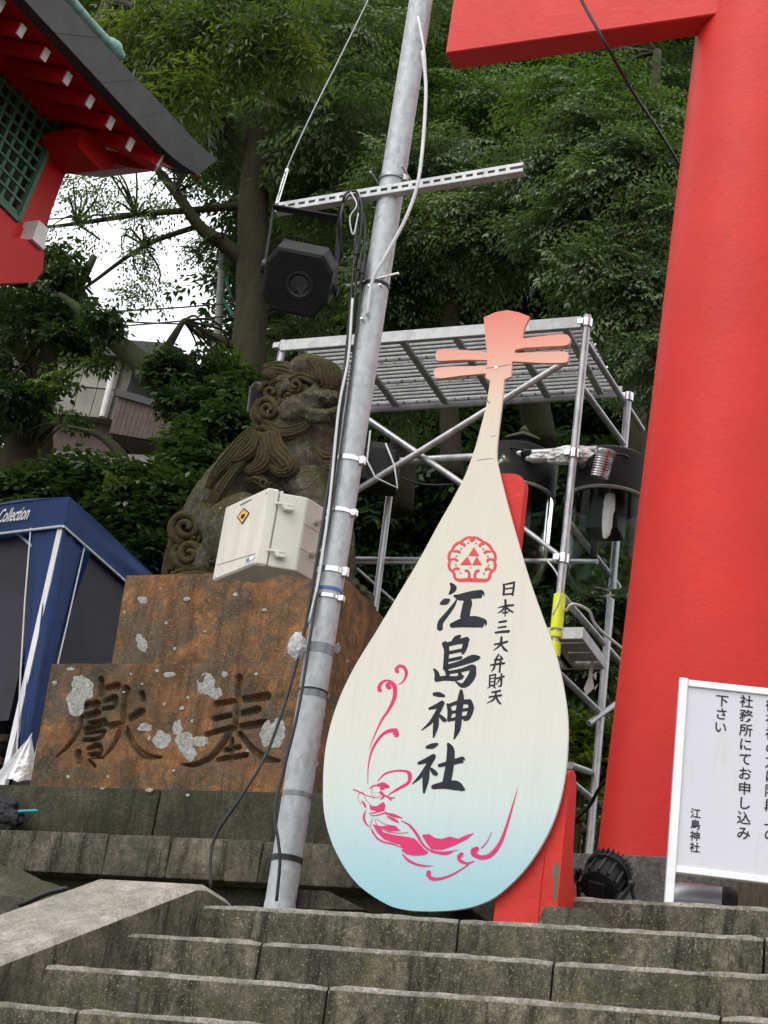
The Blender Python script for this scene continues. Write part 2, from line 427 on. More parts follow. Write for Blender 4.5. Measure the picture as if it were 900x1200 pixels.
# second step, right hand part only
x2 = [PY(657, 1049, .3).x, PY(905, 1062, .3).x, 1.2, 3.2]
for a, c in zip(x2, x2[1:]):
    stepstone(a+.004, c-.004, .3, .172, .36).bmake(stair)
g = MB(); g.box((x2[0]+.02, .6, -.1), (4, 3.2, .166)); struct('upper_pavement', g, M['base_stone'])

# sloping balustrade left of the stair
def balus():
    prof = [(.46, -.02), (.36, .045), (.22, .072), (.03, .079), (-.03, .066)]
    for i in range(1, 13): prof.append((-.03-i*.25, .066-i*.25*.60))
    xin = lambda y: -3.07+.36*min(y, 0); xout = lambda y: -3.50+.36*min(y, 0)
    m = MB(); vs = []; fs = []; c = .022
    for (y, z) in prof:
        q = mnoise.noise(Vector((y*2, z, 1)))*.004
        vs += [(xout(y), y, z-1.3), (xout(y), y, z-c), (xout(y)+c, y, z), (xin(y)-.21, y, z+q), (xin(y)-c, y, z), (xin(y)+q, y, z-c), (xin(y)+q, y, z-.12), (xin(y)-.0, y, z-1.3)]
    n = 8
    for i in range(len(prof)-1):
        for j in range(n-1): fs.append((i*n+j, i*n+j+1, (i+1)*n+j+1, (i+1)*n+j))
    fs.append(tuple(range(n))); fs.append(tuple(reversed([(len(prof)-1)*n+j for j in range(n)])))
    m.add(vs, fs)
    b = bmesh.new(); me = bpy.data.meshes.new('tmp'); me.from_pydata(m.v, [], m.f); b.from_mesh(me); bmesh.ops.recalc_face_normals(b, faces=b.faces)
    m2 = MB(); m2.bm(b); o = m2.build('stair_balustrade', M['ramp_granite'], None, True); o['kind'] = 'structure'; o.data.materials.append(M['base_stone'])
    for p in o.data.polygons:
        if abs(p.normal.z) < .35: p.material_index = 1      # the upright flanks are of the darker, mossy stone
balus()

# ground left of balustrade: low mossy bank with a rock
def hill_h(x, y):
    left = max(0.0, min(1.0, (-4.6-x)/1.2))          # terrace on the left
    zt = .82*left*max(0, min(1, (y-1.9)/.5))
    yy = max(0, y-3.3)
    s = .64*min(yy, 10.5)
    if yy > 10.5: s += (yy-10.5)*(.10*left+.42*(1-left))
    if left > 0 and y > 3.3:
        s = (1-left)*s+left*max(0, .78*min(max(0, y-6.2), 9.0)+.05*max(0, y-15.2))
    q = mnoise.fractal(Vector((x*.5, y*.5, .3)), 1.0, 2.0, 4)*.28*max(0, min(1, (y-3.3)/1.5))
    return max(zt, 0)+s+q-.03
def hillside():
    xs = np.concatenate([np.linspace(-60, -14, 18), np.linspace(-13, 6, 64), np.linspace(7, 50, 14)]); ys = np.concatenate([np.linspace(1.7, 12, 46), np.linspace(13, 60, 22)])
    m = MB(); vs = [(x, y, hill_h(x, y)-(.05 if y < 3.4 and x > -4.6 else 0)) for y in ys for x in xs]; n = len(xs); fs = []
    for j in range(len(ys)-1):
        for i in range(n-1): fs.append((j*n+i, j*n+i+1, (j+1)*n+i+1, (j+1)*n+i))
    m.add(vs, fs); struct('hillside', m, M['soil'], pi)
hillside()
def blob_rock(name, label, cat, c, r, seed, mat='rock', amp=.22):
    b = bmesh.new(); bmesh.ops.create_icosphere(b, subdivisions=4, radius=1)
    for v in b.verts:
        p = v.co.copy(); d = 1+amp*mnoise.fractal(p*1.5+Vector((seed, 0, 0)), 1, 2, 4)
        v.co = Vector(c)+Vector((p.x*r[0], p.y*r[1], p.z*r[2]))*d
    m = MB(); m.bm(b); o = m.build(name, M[mat], None, pi); return setp(o, label, cat)
blob_rock('mossy_rock', 'low mossy boulder behind the sloping stone balustrade', 'rock', PY(-10, 1062, .75)-V(.1, 0, .06), (.55, .3, .22), 3)

# ------------------------------------------------------------------ torii
to = thing('torii_gate', 'big vermilion torii gate with a thick round pillar and projecting beam', 'torii', (-1.45, 1.95, .5))
rad = .43
m = MB(); prof = []
def torii_axis(z): return V(-2.112+.036*(z-.05)+rad+.012, 1.5+rad*.35, 0)
zs = np.linspace(.498, 8.0, 26); rows = []; N = 72; vs = []; fs = []
for z in zs:
    c = torii_axis(z)
    for k in range(N):
        q = 2*pi*k/N; vs.append((c.x+rad*cos(q), c.y+rad*sin(q), z))
for i in range(len(zs)-1):
    for k in range(N): fs.append((i*N+k, i*N+(k+1) % N, (i+1)*N+(k+1) % N, (i+1)*N+k))
fs.append(tuple(reversed(range(N)))); fs.append(tuple((len(zs)-1)*N+k for k in range(N)))
m.add(vs, fs); m.build('pillar', M['torii_red'], to, True)
m = MB(); m.box((-3.206, 1.3, 4.894), (5.2, 1.3+.15, 5.75), .006); m.build('tie_beam', M['torii_red'], to)
a = PY(665, 998, 1.0); m = MB(); m.box((a.x, 1.0, -.02), (a.x+1.5, 2.5, .4985), .012, 0, 2); m.build('plinth', M['plinth_concrete'], to, True)
# right hand pillar far out of frame
m = MB(); m.lathe((3.3, 1.65, 0), [(.43, .1), (.43, 8)], (0, 0, 1), 32); m.build('pillar', M['torii_red'], to, True)
m = MB(); m.box((-4.4, 1.25, 7.6), (6.4, 2.05, 8.3), .02); m.build('lintel', M['torii_red'], to)

# ------------------------------------------------------------------ pedestal of the guardian statue
pd = thing('statue_pedestal', 'tiered orange and grey stone pedestal carved with two large characters', 'pedestal', (-4.2, 2.2, 0))
def blocks(y, z0, z1, x0, x1, jx, depth, mat, name='base_stone', bev=.012, jit=.004, gap=.003):
    xs = [x0]+jx+[x1]
    for a, c in zip(xs, xs[1:]):
        m = MB(); m.box((a+gap, y+random.uniform(0, .006), z0), (c-gap, y+depth, z1+random.uniform(-.002, .002)), bev, jit, 2); m.build(name, M[mat], pd, True)
zt1 = PY(200, 980, 1.3).z; zb1 = PY(200, 1029, 1.3).z
m = MB(); m.box((-5.9, 1.42, -.02), (-2.7, 3.1, zb1-.004), .0); m.build('footing', M['tier_stone'], pd)
J1 = [PY(px, 1005, 1.3).x for px in (-60, 122, 196, 305)]
blocks(1.3, zb1, zt1, -6.2, -2.62, J1, 1.7, 'base_stone')
z2 = PY(200, 924, 1.5).z; z2b = PY(200, 977, 1.5).z
m = MB(); m.box((-5.7, 1.6, zt1+.003), (-3.0, 2.9, z2b+.02)); m.build('footing', M['tier_stone'], pd)
J2 = [PY(182, 950, 1.5).x]
blocks(1.5, zt1+.003, z2, -5.85, PY(470, 950, 1.5).x, J2, 1.4, 'tier_stone')
# ------------------------------------------------------------------ brush strokes
def stroke_outline(pts, n=6):
    S = spline(pts, n) if len(pts) > 2 else [np.array(pts[0], float)*(1-t)+np.array(pts[1], float)*t for t in (0, .33, .66, 1)]
    return S
def strip2d(pts, n=6, capn=4):
    """(x,y,w) path -> 2-D vertices and faces of a brush stroke with rounded ends."""
    S = stroke_outline(pts, n); L = []; Rr = []; m = len(S); vs = []; fs = []
    for i in range(m):
        t = S[min(i+1, m-1)][:2]-S[max(i-1, 0)][:2]; l = np.hypot(*t); t = t/l if l > 1e-9 else np.array([1., 0])
        nn = np.array([-t[1], t[0]]); w = max(S[i][2], .6)/2
        vs += [(S[i][:2]+nn*w, i), (S[i][:2]-nn*w, i)]
    for i in range(m-1): fs.append((2*i, 2*i+1, 2*i+3, 2*i+2))
    for e in (0, m-1):
        t = S[1][:2]-S[0][:2] if e == 0 else S[-2][:2]-S[-1][:2]; l = np.hypot(*t); t = t/l if l > 1e-9 else np.array([1., 0])
        w = max(S[e][2], .6)/2; nn = np.array([-t[1], t[0]]); k0 = len(vs)
        for k in range(1, capn): q = pi*k/capn; vs.append((S[e][:2]+nn*w*cos(q)-t*w*sin(q)*.8, e))
        ids = [2*e]+[k0+k for k in range(capn-1)]+[2*e+1]
        fs.append(tuple(ids if e == 0 else reversed(ids)))
    return vs, fs
def ink(mb, strokes, to3, push, n=6, base=.0004):
    """flat print: strokes lie base metres proud of the surface, later ones a hair prouder; push = outward unit vector"""
    for si, st in enumerate(strokes):
        vs, fs = strip2d(st, n)
        P = [Vector(to3(*p))+push*(base+.00002*si+.0000004*i) for p, i in vs]
        nrm = (P[fs[0][1]]-P[fs[0][0]]).cross(P[fs[0][2]]-P[fs[0][0]])
        if nrm.dot(push) < 0: fs = [tuple(reversed(f)) for f in fs]
        mb.add(P, fs)
def fillpoly(mb, poly, to3, push, base):
    P = [Vector(to3(x, y))+push*base for x, y in poly]
    nrm = Vector((0, 0, 0))
    for i in range(len(P)): nrm += P[i].cross(P[(i+1) % len(P)])
    f = tuple(range(len(P)))
    mb.add(P, [f if nrm.dot(push) > 0 else tuple(reversed(f))])
def eval_mesh(o):
    d = bpy.context.evaluated_depsgraph_get(); d.update()
    return bpy.data.meshes.new_from_object(o.evaluated_get(d))

# ------------------------------------------------------------------ inscription block with carved characters
IY = 1.6
z6 = lambda x, y: (60+x/3.0, 770+y/3.0)
def ins3(x, y, Y=IY): px, py = z6(x, y); return PY(px, py, Y)
CH = [  # right: 奉
 [(660,72,24),(655,150,20),(648,250,16)], [(580,165,20),(640,155,18)], [(668,150,22),(758,136,28)], [(572,217,18),(628,205,17)],
 [(660,200,18),(726,184,24)], [(545,272,16),(620,252,18),(752,232,26)], [(628,262,20),(606,300,20),(578,335,20)], [(584,328,20),(555,356,19),(520,374,16)], [(528,371,17),(496,380,13),(462,377,7)],
 [(662,268,18),(702,320,20),(758,358,22),(802,364,8)], [(612,328,15),(660,316,17)], [(587,362,15),(626,352,16)], [(644,352,16),(684,345,18)], [(634,288,14),(630,366,13)],
 # left: 獻
 [(175,80,20),(178,128,18)], [(194,108,17),(232,100,22)], [(188,155,14),(222,142,20),(224,170,13)], [(182,182,12),(216,176,14)], [(114,172,20),(160,164,26)],
 [(122,207,20),(162,196,24)], [(136,232,14),(186,222,15)], [(118,254,16),(192,234,18)], [(106,208,12),(98,252,13),(62,308,11),(14,352,5)],
 [(114,292,14),(150,290,13)], [(186,260,14),(172,282,12),(140,294,9)], [(120,268,12),(184,258,12)], [(94,335,22),(96,366,18)], [(128,322,12),(166,310,15),(172,336,12),(134,342,11)], [(134,364,11),(154,386,9)], [(140,352,9),(178,352,9)],
 [(262,112,26),(260,172,24),(248,242,20),(214,312,13),(180,356,5)], [(208,241,20),(254,228,19),(316,192,26)], [(262,252,18),(292,312,20),(332,346,20),(386,352,7)], [(318,128,20),(324,150,17)]]
zt = PY(200, 776.5, IY).z; zb = z2
cx = PY(382, 778, IY).x; lx0 = PY(60, 775, IY).x; lx1 = PY(34, 920, IY).x
def tapered(x0b, x1b, x0t, x1t, y0b, y0t, y1, z0, z1, bev=.014):
    b = bmesh.new()
    v = [b.verts.new(p) for p in ((x0b, y0b, z0), (x1b, y0b, z0), (x1b, y1, z0), (x0b, y1, z0), (x0t, y0t, z1), (x1t, y0t, z1), (x1t, y1, z1), (x0t, y1, z1))]
    for f in ((3, 2, 1, 0), (4, 5, 6, 7), (0, 1, 5, 4), (1, 2, 6, 5), (2, 3, 7, 6), (3, 0, 4, 7)): b.faces.new([v[i] for i in f])
    bmesh.ops.bevel(b, geom=list(b.edges), offset=bev, segments=2, affect='EDGES', profile=.5)
    return b
def stone_block(name, xb0, xb1, xt0, xt1, z0, z1, y, y1, strokes=None, to2=None, step=.0055, depth=.022, seed=0.0):
    """a dressed block whose front is a relief sheet: carved strokes, chips and worn edges are real depth"""
    nx, nz = int((xb1-xb0)/step), int((z1-z0)/step)
    U, W = np.meshgrid(np.linspace(0, 1, nx+1), np.linspace(0, 1, nz+1))
    X = (xb0*(1-W)+xt0*W)*(1-U)+(xb1*(1-W)+xt1*W)*U; Z = z0+(z1-z0)*W; D = np.zeros_like(X)
    if strokes:
        r_, u_, f_ = np.array(RT), np.array(UP), np.array(FW); c_ = np.array(CAM)
        P = np.stack([X, np.full_like(X, y), Z], -1)-c_; dz = P@f_
        px = 450+FPX*(P@r_)/dz; py = 600-FPX*(P@u_)/dz; zx, zy = (px-60)*3, (py-770)*3
        for st in strokes:
            S = np.array(stroke_outline(st, 5)); best = np.full(X.shape, -1e9)
            for i in range(len(S)-1):
                a_, b_ = S[i], S[i+1]; ab = b_[:2]-a_[:2]; L2 = max(1e-6, ab@ab)
                t = np.clip(((zx-a_[0])*ab[0]+(zy-a_[1])*ab[1])/L2, 0, 1); w_ = (a_[2]+(b_[2]-a_[2])*t)*.5
                d = w_-np.hypot(zx-a_[0]-ab[0]*t, zy-a_[1]-ab[1]*t); best = np.maximum(best, d)
            t = np.clip((best+1.5)/7.0, 0, 1); D = np.maximum(D, depth*t*t*(3-2*t))
    ex = np.minimum(np.minimum(U*(xb1-xb0), (1-U)*(xb1-xb0)), np.minimum(W*(z1-z0), (1-W)*(z1-z0)))
    vs = []
    for j in range(nz+1):
        for i in range(nx+1):
            p = Vector((X[j, i], 0, Z[j, i])); e = ex[j, i]; n1 = mnoise.fractal(p*6+Vector((seed, 3, 0)), 1, 2, 5); n2 = mnoise.noise(p*34+Vector((0, seed, 0)))
            rad_ = .012+.012*max(0, mnoise.noise(p*9+Vector((seed, 9, 1)))); q = max(0, rad_-e); edge = rad_-sqrt(max(0, rad_*rad_-q*q))
            vs.append((X[j, i], y+D[j, i]+edge-.0035*n1-.0012*n2, Z[j, i]))
    fs = [(j*(nx+1)+i, j*(nx+1)+i+1, (j+1)*(nx+1)+i+1, (j+1)*(nx+1)+i) for j in range(nz) for i in range(nx)]
    rim = [i for i in range(nx+1)]+[j*(nx+1)+nx for j in range(1, nz+1)]+[nz*(nx+1)+i for i in range(nx-1, -1, -1)]+[j*(nx+1) for j in range(nz-1, 0, -1)]
    n0 = len(vs); vs += [(vs[k][0], y1, vs[k][2]) for k in rim]; m_ = len(rim)
    fs += [(rim[(k+1) % m_], rim[k], n0+k, n0+(k+1) % m_) for k in range(m_)]; fs.append(tuple(n0+k for k in range(m_)))
    mb = MB(); mb.add(vs, fs); return mb.build(name, M['orange_stone'], pd, radians(60))
stone_block('inscription_block', lx1, cx+.004, lx0, cx, zb+.003, zt, IY, 2.85, [[(x, y, w_*1.12) for x, y, w_ in st] for st in CH], None, .0055, .036)

uz1 = PY(230, 671, 1.78).z; ux0 = PY(147, 672, 1.78).x; ux0b = PY(131, 772, 1.78).x; ux1 = PY(393, 674, 1.78).x
stone_block('upper_block', ux0b, ux1+.015, ux0, ux1, zt+.003, uz1, 1.78, 2.75, None, None, .012, 0, 5.0)

# lichen crusts: thin raised patches with ragged outlines
def lichen(mb, cx, cy, rx, ry, seed, to3, push, th=.0022, rag=.34):
    n = 26; P = []
    for k in range(n):
        q = 2*pi*k/n; d = 1+rag*mnoise.noise(Vector((cos(q)*1.6+seed*3.7, sin(q)*1.6, seed)))+.1*mnoise.noise(Vector((cos(q)*5+seed, sin(q)*5, 2)))
        P.append((cx+rx*cos(q)*d, cy+ry*sin(q)*d))
    A = [Vector(to3(*p))+push*.0005 for p in P]; B = [Vector(to3(cx+(p[0]-cx)*.9, cy+(p[1]-cy)*.9))+push*th for p in P]
    c = Vector(to3(cx, cy))+push*th*1.2
    vs = A+B+[c]; fs = [(i, (i+1) % n, n+(i+1) % n, n+i) for i in range(n)]+[(n+i, n+(i+1) % n, 2*n) for i in range(n)]
    mb.add(vs, fs)
FR = V(0, -1, 0)
L = MB()
for i, (x, y, rx, ry) in enumerate([(112,115,38,48),(85,165,32,44),(100,90,30,26),(548,95,32,40),(575,125,26,22),(609,61,11,11),(330,248,26,15),(388,292,32,32),(445,250,18,28),(470,300,32,36),(488,338,24,26),(520,297,34,18),(775,270,46,52),(795,250,30,34),
        (460,180,8,8),(398,166,6,6),(345,284,6,7),(372,48,7,6),(12,90,8,7),(480,142,7,6),(415,62,22,10),(70,42,16,6),(256,124,5,4),(495,225,5,7),(690,330,5,5),(320,95,5,4),(60,420,6,6),(280,60,5,5),(720,60,6,5),(430,400,5,5),(200,420,5,4)]):
    lichen(L, x, y, rx, ry, i+1.3, ins3, FR)
zz3 = lambda x, y: PY(x, y, 1.779)
for i, (x, y, rx, ry) in enumerate([(167,703,5.5,4.5),(167,757,6,8),(163,748,4,5),(219,702,4,2.5),(146,717,1.6,1.6),(276,697,3,2.5),(195,730,2,2),(240,740,2,1.5),(310,715,3,2),(205,760,2,2),(188,690,2,1.5)]):
    lichen(L, x, y, rx, ry, i+40.3, zz3, FR)
ux = ux1+.011
for i, (x, y, rx, ry) in enumerate([(395,760,4,6),(407,775,2,2)]): lichen(L, x, y, rx, ry, i+70.3, lambda a, b: PX(a, b, ux), V(1, 0, 0))
lx = cx+.003
for i, (x, y, rx, ry) in enumerate([(372,873,4,6),(378,838,3,6),(384,815,2.5,3),(370,895,3,4),(388,850,2,3),(376,800,2,2)]): lichen(L, x, y, rx, ry, i+80.3, lambda a, b: PX(a, b, lx), V(1, 0, 0))
z7b = lambda x, y: PY(x/2, 900+y/2, 1.495)
for i, (x, y, rx, ry) in enumerate([(350,52,10,5),(440,64,5,4),(240,48,6,3)]): lichen(L, x, y, rx, ry, i+95, z7b, FR)
L.build('lichen', M['lichen'], pd, kind='stuff')

# ------------------------------------------------------------------ guardian lion-dog (facing +x, head turned to the steps)
st = thing('guardian_statue', 'weathered mossy stone guardian lion-dog sitting on the orange pedestal', 'statue', (-4.35, 2.25, uz1))
SY = 2.22; K = mpp(PY(300, 560, SY))
def S3(px, py, dy=0.0): p = PY(px, py, SY-abs(dy)); return V(p.x, SY+dy, p.z)     # dy: towards (-) or away from the steps
b = MB()
def E(px, py, rx, rz, ry, dy=0, rot=0):
    q = radians(rot); b.ell(S3(px, py, dy), (rx*K, ry, rz*K), (V(cos(q), 0, sin(q)), V(0, 1, 0), V(-sin(q), 0, cos(q))), 20, 12)
def T(pts, n=6, ring=12):
    S = spline(pts, n); b.tube([S3(p[0], p[1], p[3]) for p in S], [p[2]*K for p in S], ring)
# torso: rump to chest
T([(232,640,30,0),(252,612,42,0),(285,575,48,0),(318,545,50,0),(345,530,46,-.02),(352,500,40,-.03),(350,470,34,-.04)], 6, 18)
E(262,622,40,42,.24); E(330,560,46,52,.235,-.01,40); E(362,545,28,44,.19,-.02); E(345,505,36,40,.2,-.02)
E(258,672,40,34,.25); E(225,660,30,42,.19,.02); E(360,690,60,16,.22)
# haunches and hind legs (both sides)
for sgn in (-1, 1):
    d = .20*sgn
    E(272,622,38,44,.10,d,15); E(283,598,22,22,.09,d*1.15); T([(285,598,22,d*1.15),(300,628,18,d*1.25),(292,656,14,d*1.3)], 5)
    T([(282,662,13,d*1.25),(305,664,13,d*1.3),(330,665,11,d*1.3)], 5); 
    for q in (-1, 0, 1): E(334,666,7,6,.03,d*1.3+q*.045)
    d2 = .135*sgn
    T([(358,560,26,d2),(372,600,19,d2*1.1),(376,640,16,d2*1.1),(374,662,15,d2*1.1)], 6); T([(374,655,15,d2*1.1),(376,695,16,d2*1.1)], 4); E(386,690,18,10,.085,d2*1.1); E(290,690,40,12,.09,d*1.3)
    for q in (-1, 0, 1): E(398,666,8,7,.03,d2*1.1+q*.05)
# head
E(352,462,36,36,.195,-.05); E(368,444,33,25,.20,-.07); E(376,474,24,17,.155,-.13); E(384,468,15,10,.09,-.2); E(392,466,8,7,.05,-.22)
E(372,487,24,8,.14,-.12,-4); E(366,497,20,10,.12,-.1,-4); E(366,510,22,16,.14,-.06); E(357,454,6,5,.03,-.225); E(352,470,13,12,.05,-.215)
T([(358,479,4,-.24),(370,483,4.5,-.265),(384,483,4.5,-.275),(397,480,4,-.24)], 5); T([(360,489,4,-.22),(372,492,4.5,-.245),(386,491,4,-.25)], 5)
for x in (377, 391): T([(x-4.5,469,2.2,-.285),(x-2,464.5,2.6,-.295),(x+2.5,464.5,2.6,-.30),(x+4.5,468,2.2,-.29)], 4, 8)
for sgn in (-1, 1):
    E(383,470,7,6,.035,-.17+.075*sgn); E(372,453,8,6,.04,-.10+.13*sgn)
    E(345,480,18,20,.07,-.05+.16*sgn)
# low plinth of the statue
b.box(V(S3(196, 671).x, SY-.25, uz1-.004), V(S3(425, 664).x, SY+.25, uz1+.075))
body = b.build('body', M['statue_stone'], st)
rm = body.modifiers.new('r', 'REMESH'); rm.mode = 'VOXEL'; rm.voxel_size = .0095
sm = body.modifiers.new('s', 'SMOOTH'); sm.iterations = 3; sm.factor = .5
me = eval_mesh(body); body.modifiers.clear(); body.data = me
off = Vector(st.location)
nrms = [v.normal.copy() for v in me.vertices]; cos_ = []
for v, nn in zip(me.vertices, nrms):
    p = v.co+off; d = .007*mnoise.fractal(p*8, 1, 2, 6)+.005*mnoise.noise(p*26)-.005*abs(mnoise.noise(p*14))
    cos_ += list(v.co+nn*d)
me.vertices.foreach_set('co', cos_)
me.polygons.foreach_set('use_smooth', [True]*len(me.polygons)); me.update()

mane = MB()
def lock(path, width, n, dy, r0=None, taper=.35, seg=7, bulge=.0, yoff2=None):
    """a lock of carved hair: n ridges side by side along a path of pixels; width in pixels"""
    S = spline([(p[0], p[1], p[2] if len(p) > 2 else 1.0, p[3] if len(p) > 3 else 0.0) for p in path], seg); m_ = len(S)
    for k in range(n):
        u = (k-(n-1)/2)/max(n, 1); pts = []; rs = []
        for i in range(m_):
            t = S[min(i+1, m_-1)][:2]-S[max(i-1, 0)][:2]; l = np.hypot(*t); t = t/l if l > 0 else np.array([1., 0]); nn = np.array([-t[1], t[0]])
            w_ = width*S[i][2]; q = S[i][:2]+nn*u*w_
            pts.append(S3(q[0], q[1], dy+S[i][3]-.03*(1-4*u*u)*S[i][2])); rs.append(max(.003, w_/n*.66*K))
        mane.tube(pts, rs, 7)
def curl(cx, cy, r, dy, turns=1.6, a0=0, w=9, cw=1, lift=.05):
    path = []
    for i in range(15):
        t = i/14; q = a0+cw*2*pi*turns*t; rr = r*(1-.86*t); path.append((cx+rr*cos(q), cy+rr*sin(q), 1-.45*t, -lift*t))
    S = spline(path, 3); mane.tube([S3(p[0], p[1], dy+p[3]) for p in S], [w*p[2]*.5*K for p in S], 8)
# ear, swept back
mane.ell(S3(333, 436, -.2), (30*K, .035, 12*K), None, 14, 8)
lock([(350,440,.9),(328,433,1),(308,430,.35)], 20, 5, -.2); lock([(352,448,.8),(330,446,.9),(314,450,.3)], 12, 3, -.2)
# brow tufts and fringe
for k in range(12):
    xs_, xm_, xe_ = 350+1.9*k, 345+4.6*k, 338+5.6*k; ye = 452+4*sin(k*.9)-(6 if k in (2, 3) else 0)
    lock([(xs_, 420.5+.02*(k-6)**2, .6), ((xs_+xm_)/2, 424.5, .9), (xm_, 433, 1), ((xm_+xe_)/2+1, 443, .9), (xe_, ye, .35)], 7, 2, -.185-.012*min(k, 6)+.004*max(0, k-8))
lock([(340,447,1),(352,441,1),(366,446,.9),(378,452,.5)], 9, 2, -.235); curl(346,452,9,-.24,1.4,pi,6,-1); 
lock([(350,470,.7),(343,482,1),(352,496,.6)], 10, 3, -.2)
# curls behind the cheek
curl(314,480,15,-.2,1.9,pi/2,10); curl(332,478,9,-.21,1.5,0,7,-1); curl(318,460,13,-.17,1.7,pi,9); curl(338,464,9,-.22,1.4,pi,7)
lock([(310,492,.7),(328,503,1),(350,500,.9),(366,490,.35)], 15, 4, -.2); lock([(306,500,.7),(330,511,1),(352,506,.6),(364,497,.3)], 11, 3, -.215)
lock([(306,470,.8),(300,486,1),(308,500,.8)], 14, 3, -.16)
# big falling locks on the shoulder
lock([(318,506,.8),(322,526,1),(334,540,1),(338,548,.9),(328,552,.6),(318,546,.4)], 24, 5, -.26)
lock([(308,508,.8),(312,530,1),(306,545,.9),(288,553,.4)], 22, 5, -.255); lock([(303,506,.6),(297,524,1),(283,536,.8),(270,540,.3)], 16, 4, -.25)
lock([(296,512,.5),(282,528,.9),(270,546,.8),(262,556,.3)], 12, 3, -.22)
curl(336,548,9,-.25,1.3,0,6)
# elbow flame
lock([(285,565,.3),(300,560,1),(310,568,.8),(314,578,.4)], 13, 3, -.23); curl(310,566,7,-.245,1.3,0,5)
# chest curl
lock([(372,525,.4),(380,534,1),(392,534,.6)], 8, 2, -.21); lock([(376,542,.4),(386,548,1),(396,545,.5)], 7, 2, -.2)
# far side, coarser
lock([(310,492,.7),(328,503,1),(350,500,.9),(366,490,.35)], 15, 3, .17); lock([(308,508,.8),(312,530,1),(306,545,.9),(288,553,.4)], 22, 4, .2); lock([(318,506,.8),(322,526,1),(334,540,1),(328,552,.6)], 22, 4, .22)
mane.ell(S3(333, 436, .10), (30*K, .035, 12*K), None, 14, 8)
lock([(302,498,.4),(286,516,.9),(270,536,1),(252,556,.7),(243,572,.3)], 18, 5, -.225); lock([(292,530,.4),(272,556,.9),(256,580,.8),(248,598,.3)], 14, 4, -.245); lock([(262,560,.3),(246,584,.9),(232,604,.8),(222,616,.4)], 13, 4, -.19)
# spine ridge
lock([(300,520,.6),(280,545,1),(262,575,1),(246,605,.8)], 10, 3, -.03)
mane.build('mane', M['mane_stone'], st, pi)
mane = MB()
mane.ell(S3(224, 645, .02), (31*K, .18, 46*K), None, 20, 12)
curl(218,618,19,-.18,1.9,pi/2,12); curl(222,650,18,-.19,1.9,pi,12,-1); curl(248,655,13,-.2,1.6,0,9); curl(204,672,12,-.15,1.6,0,9)
lock([(196,688,.5),(206,676,.9),(226,672,1),(246,674,.9),(262,682,.5)], 15, 3, -.19); lock([(200,648,.5),(197,668,1),(199,692,.9)], 14, 3, -.13); lock([(206,612,.3),(222,598,1),(244,594,.8),(256,584,.3)], 14, 4, -.12); lock([(262,690,.5),(258,668,1),(266,650,.6)], 14, 3, -.2)
lock([(248,668,.8),(232,650,1),(216,634,1),(206,625,.6)], 20, 4, -.13); lock([(250,655,.6),(236,632,1),(222,612,1),(214,606,.4)], 18, 4, -.12)
curl(215,622,15,-.14,1.8,pi/2,10); curl(212,650,14,-.16,1.7,pi/2,10,-1); curl(238,648,10,-.17,1.5,0,8); lock([(200,668,.7),(206,655,1),(226,660,1),(250,664,.5)], 14, 4, -.17)
lock([(200,640,.5),(198,655,1),(203,671,.8)], 12, 3, -.1); lock([(226,606,.3),(240,600,1),(252,592,.4)], 10, 3, -.09); curl(228,632,8,-.17,1.4,pi,6)
mane.build('tail', M['mane_stone'], st, pi)
# ================================================================== lute-shaped signboard
BY = .09
def Bp(px, py): return PY(px, py, BY)
body_r = spline([(584.4,502),(582,533),(586,556),(600,610),(619,675),(634,718),(650,762),(661,810),(665.5,856),(661,915),(646,968),(618,1015),(586,1047),(562,1060),(536,1066),(507,1068)], 5)
body_l = spline([(507,1068),(478,1066.5),(452,1059),(418,1035),(394,999),(381,960),(378.5,920),(382,874),(394,828),(414,784),(442,738),(466,698),(490,658),(514,614),(530,586),(545,557),(557,524),(563,502)], 5)
outline = [(566.7,372),(580,366),(594.4,363.3),(608,366),(620.7,371)]+[tuple(p) for p in spline([(620.7,371),(614.4,384.4),(611.8,396.5)], 4)][1:]
def peg(pts): return [tuple(p) for p in spline(pts, 4)]
outline += peg([(614,396.3),(640,393.2),(661,391.5),(667.5,395),(668,400),(663.3,404.4),(640,406),(614.4,407.5)])
outline += [(604,409.6),(602.4,413)]
outline += peg([(606,413.6),(635,412.5),(661,411.8),(666,415),(665.5,420.5),(661,424.9),(632,425),(603,423.4)])
outline += [(600,423.6),(598.9,441),(591,444.6),(587.8,475.5)]+[tuple(p) for p in body_r]+[tuple(p) for p in body_l][1:]+[(570,475.5),(574.4,445.6),(569,443),(569.3,437.8)]
outline += peg([(568,437.6),(540,440.2),(514.4,443.3),(509,440),(508.5,434.5),(513.3,430.7),(543,429),(569,429)])
outline += [(570.6,428.8),(571,422.2)]
outline += peg([(569,421.8),(541,421.5),(514.4,422.7),(510.6,419),(511,413),(516.7,409.8),(543.3,410),(569.5,412.6)])
outline += [(571,412.4)]+[tuple(p) for p in spline([(570.6,411),(569,400),(568,384.4)], 3)]
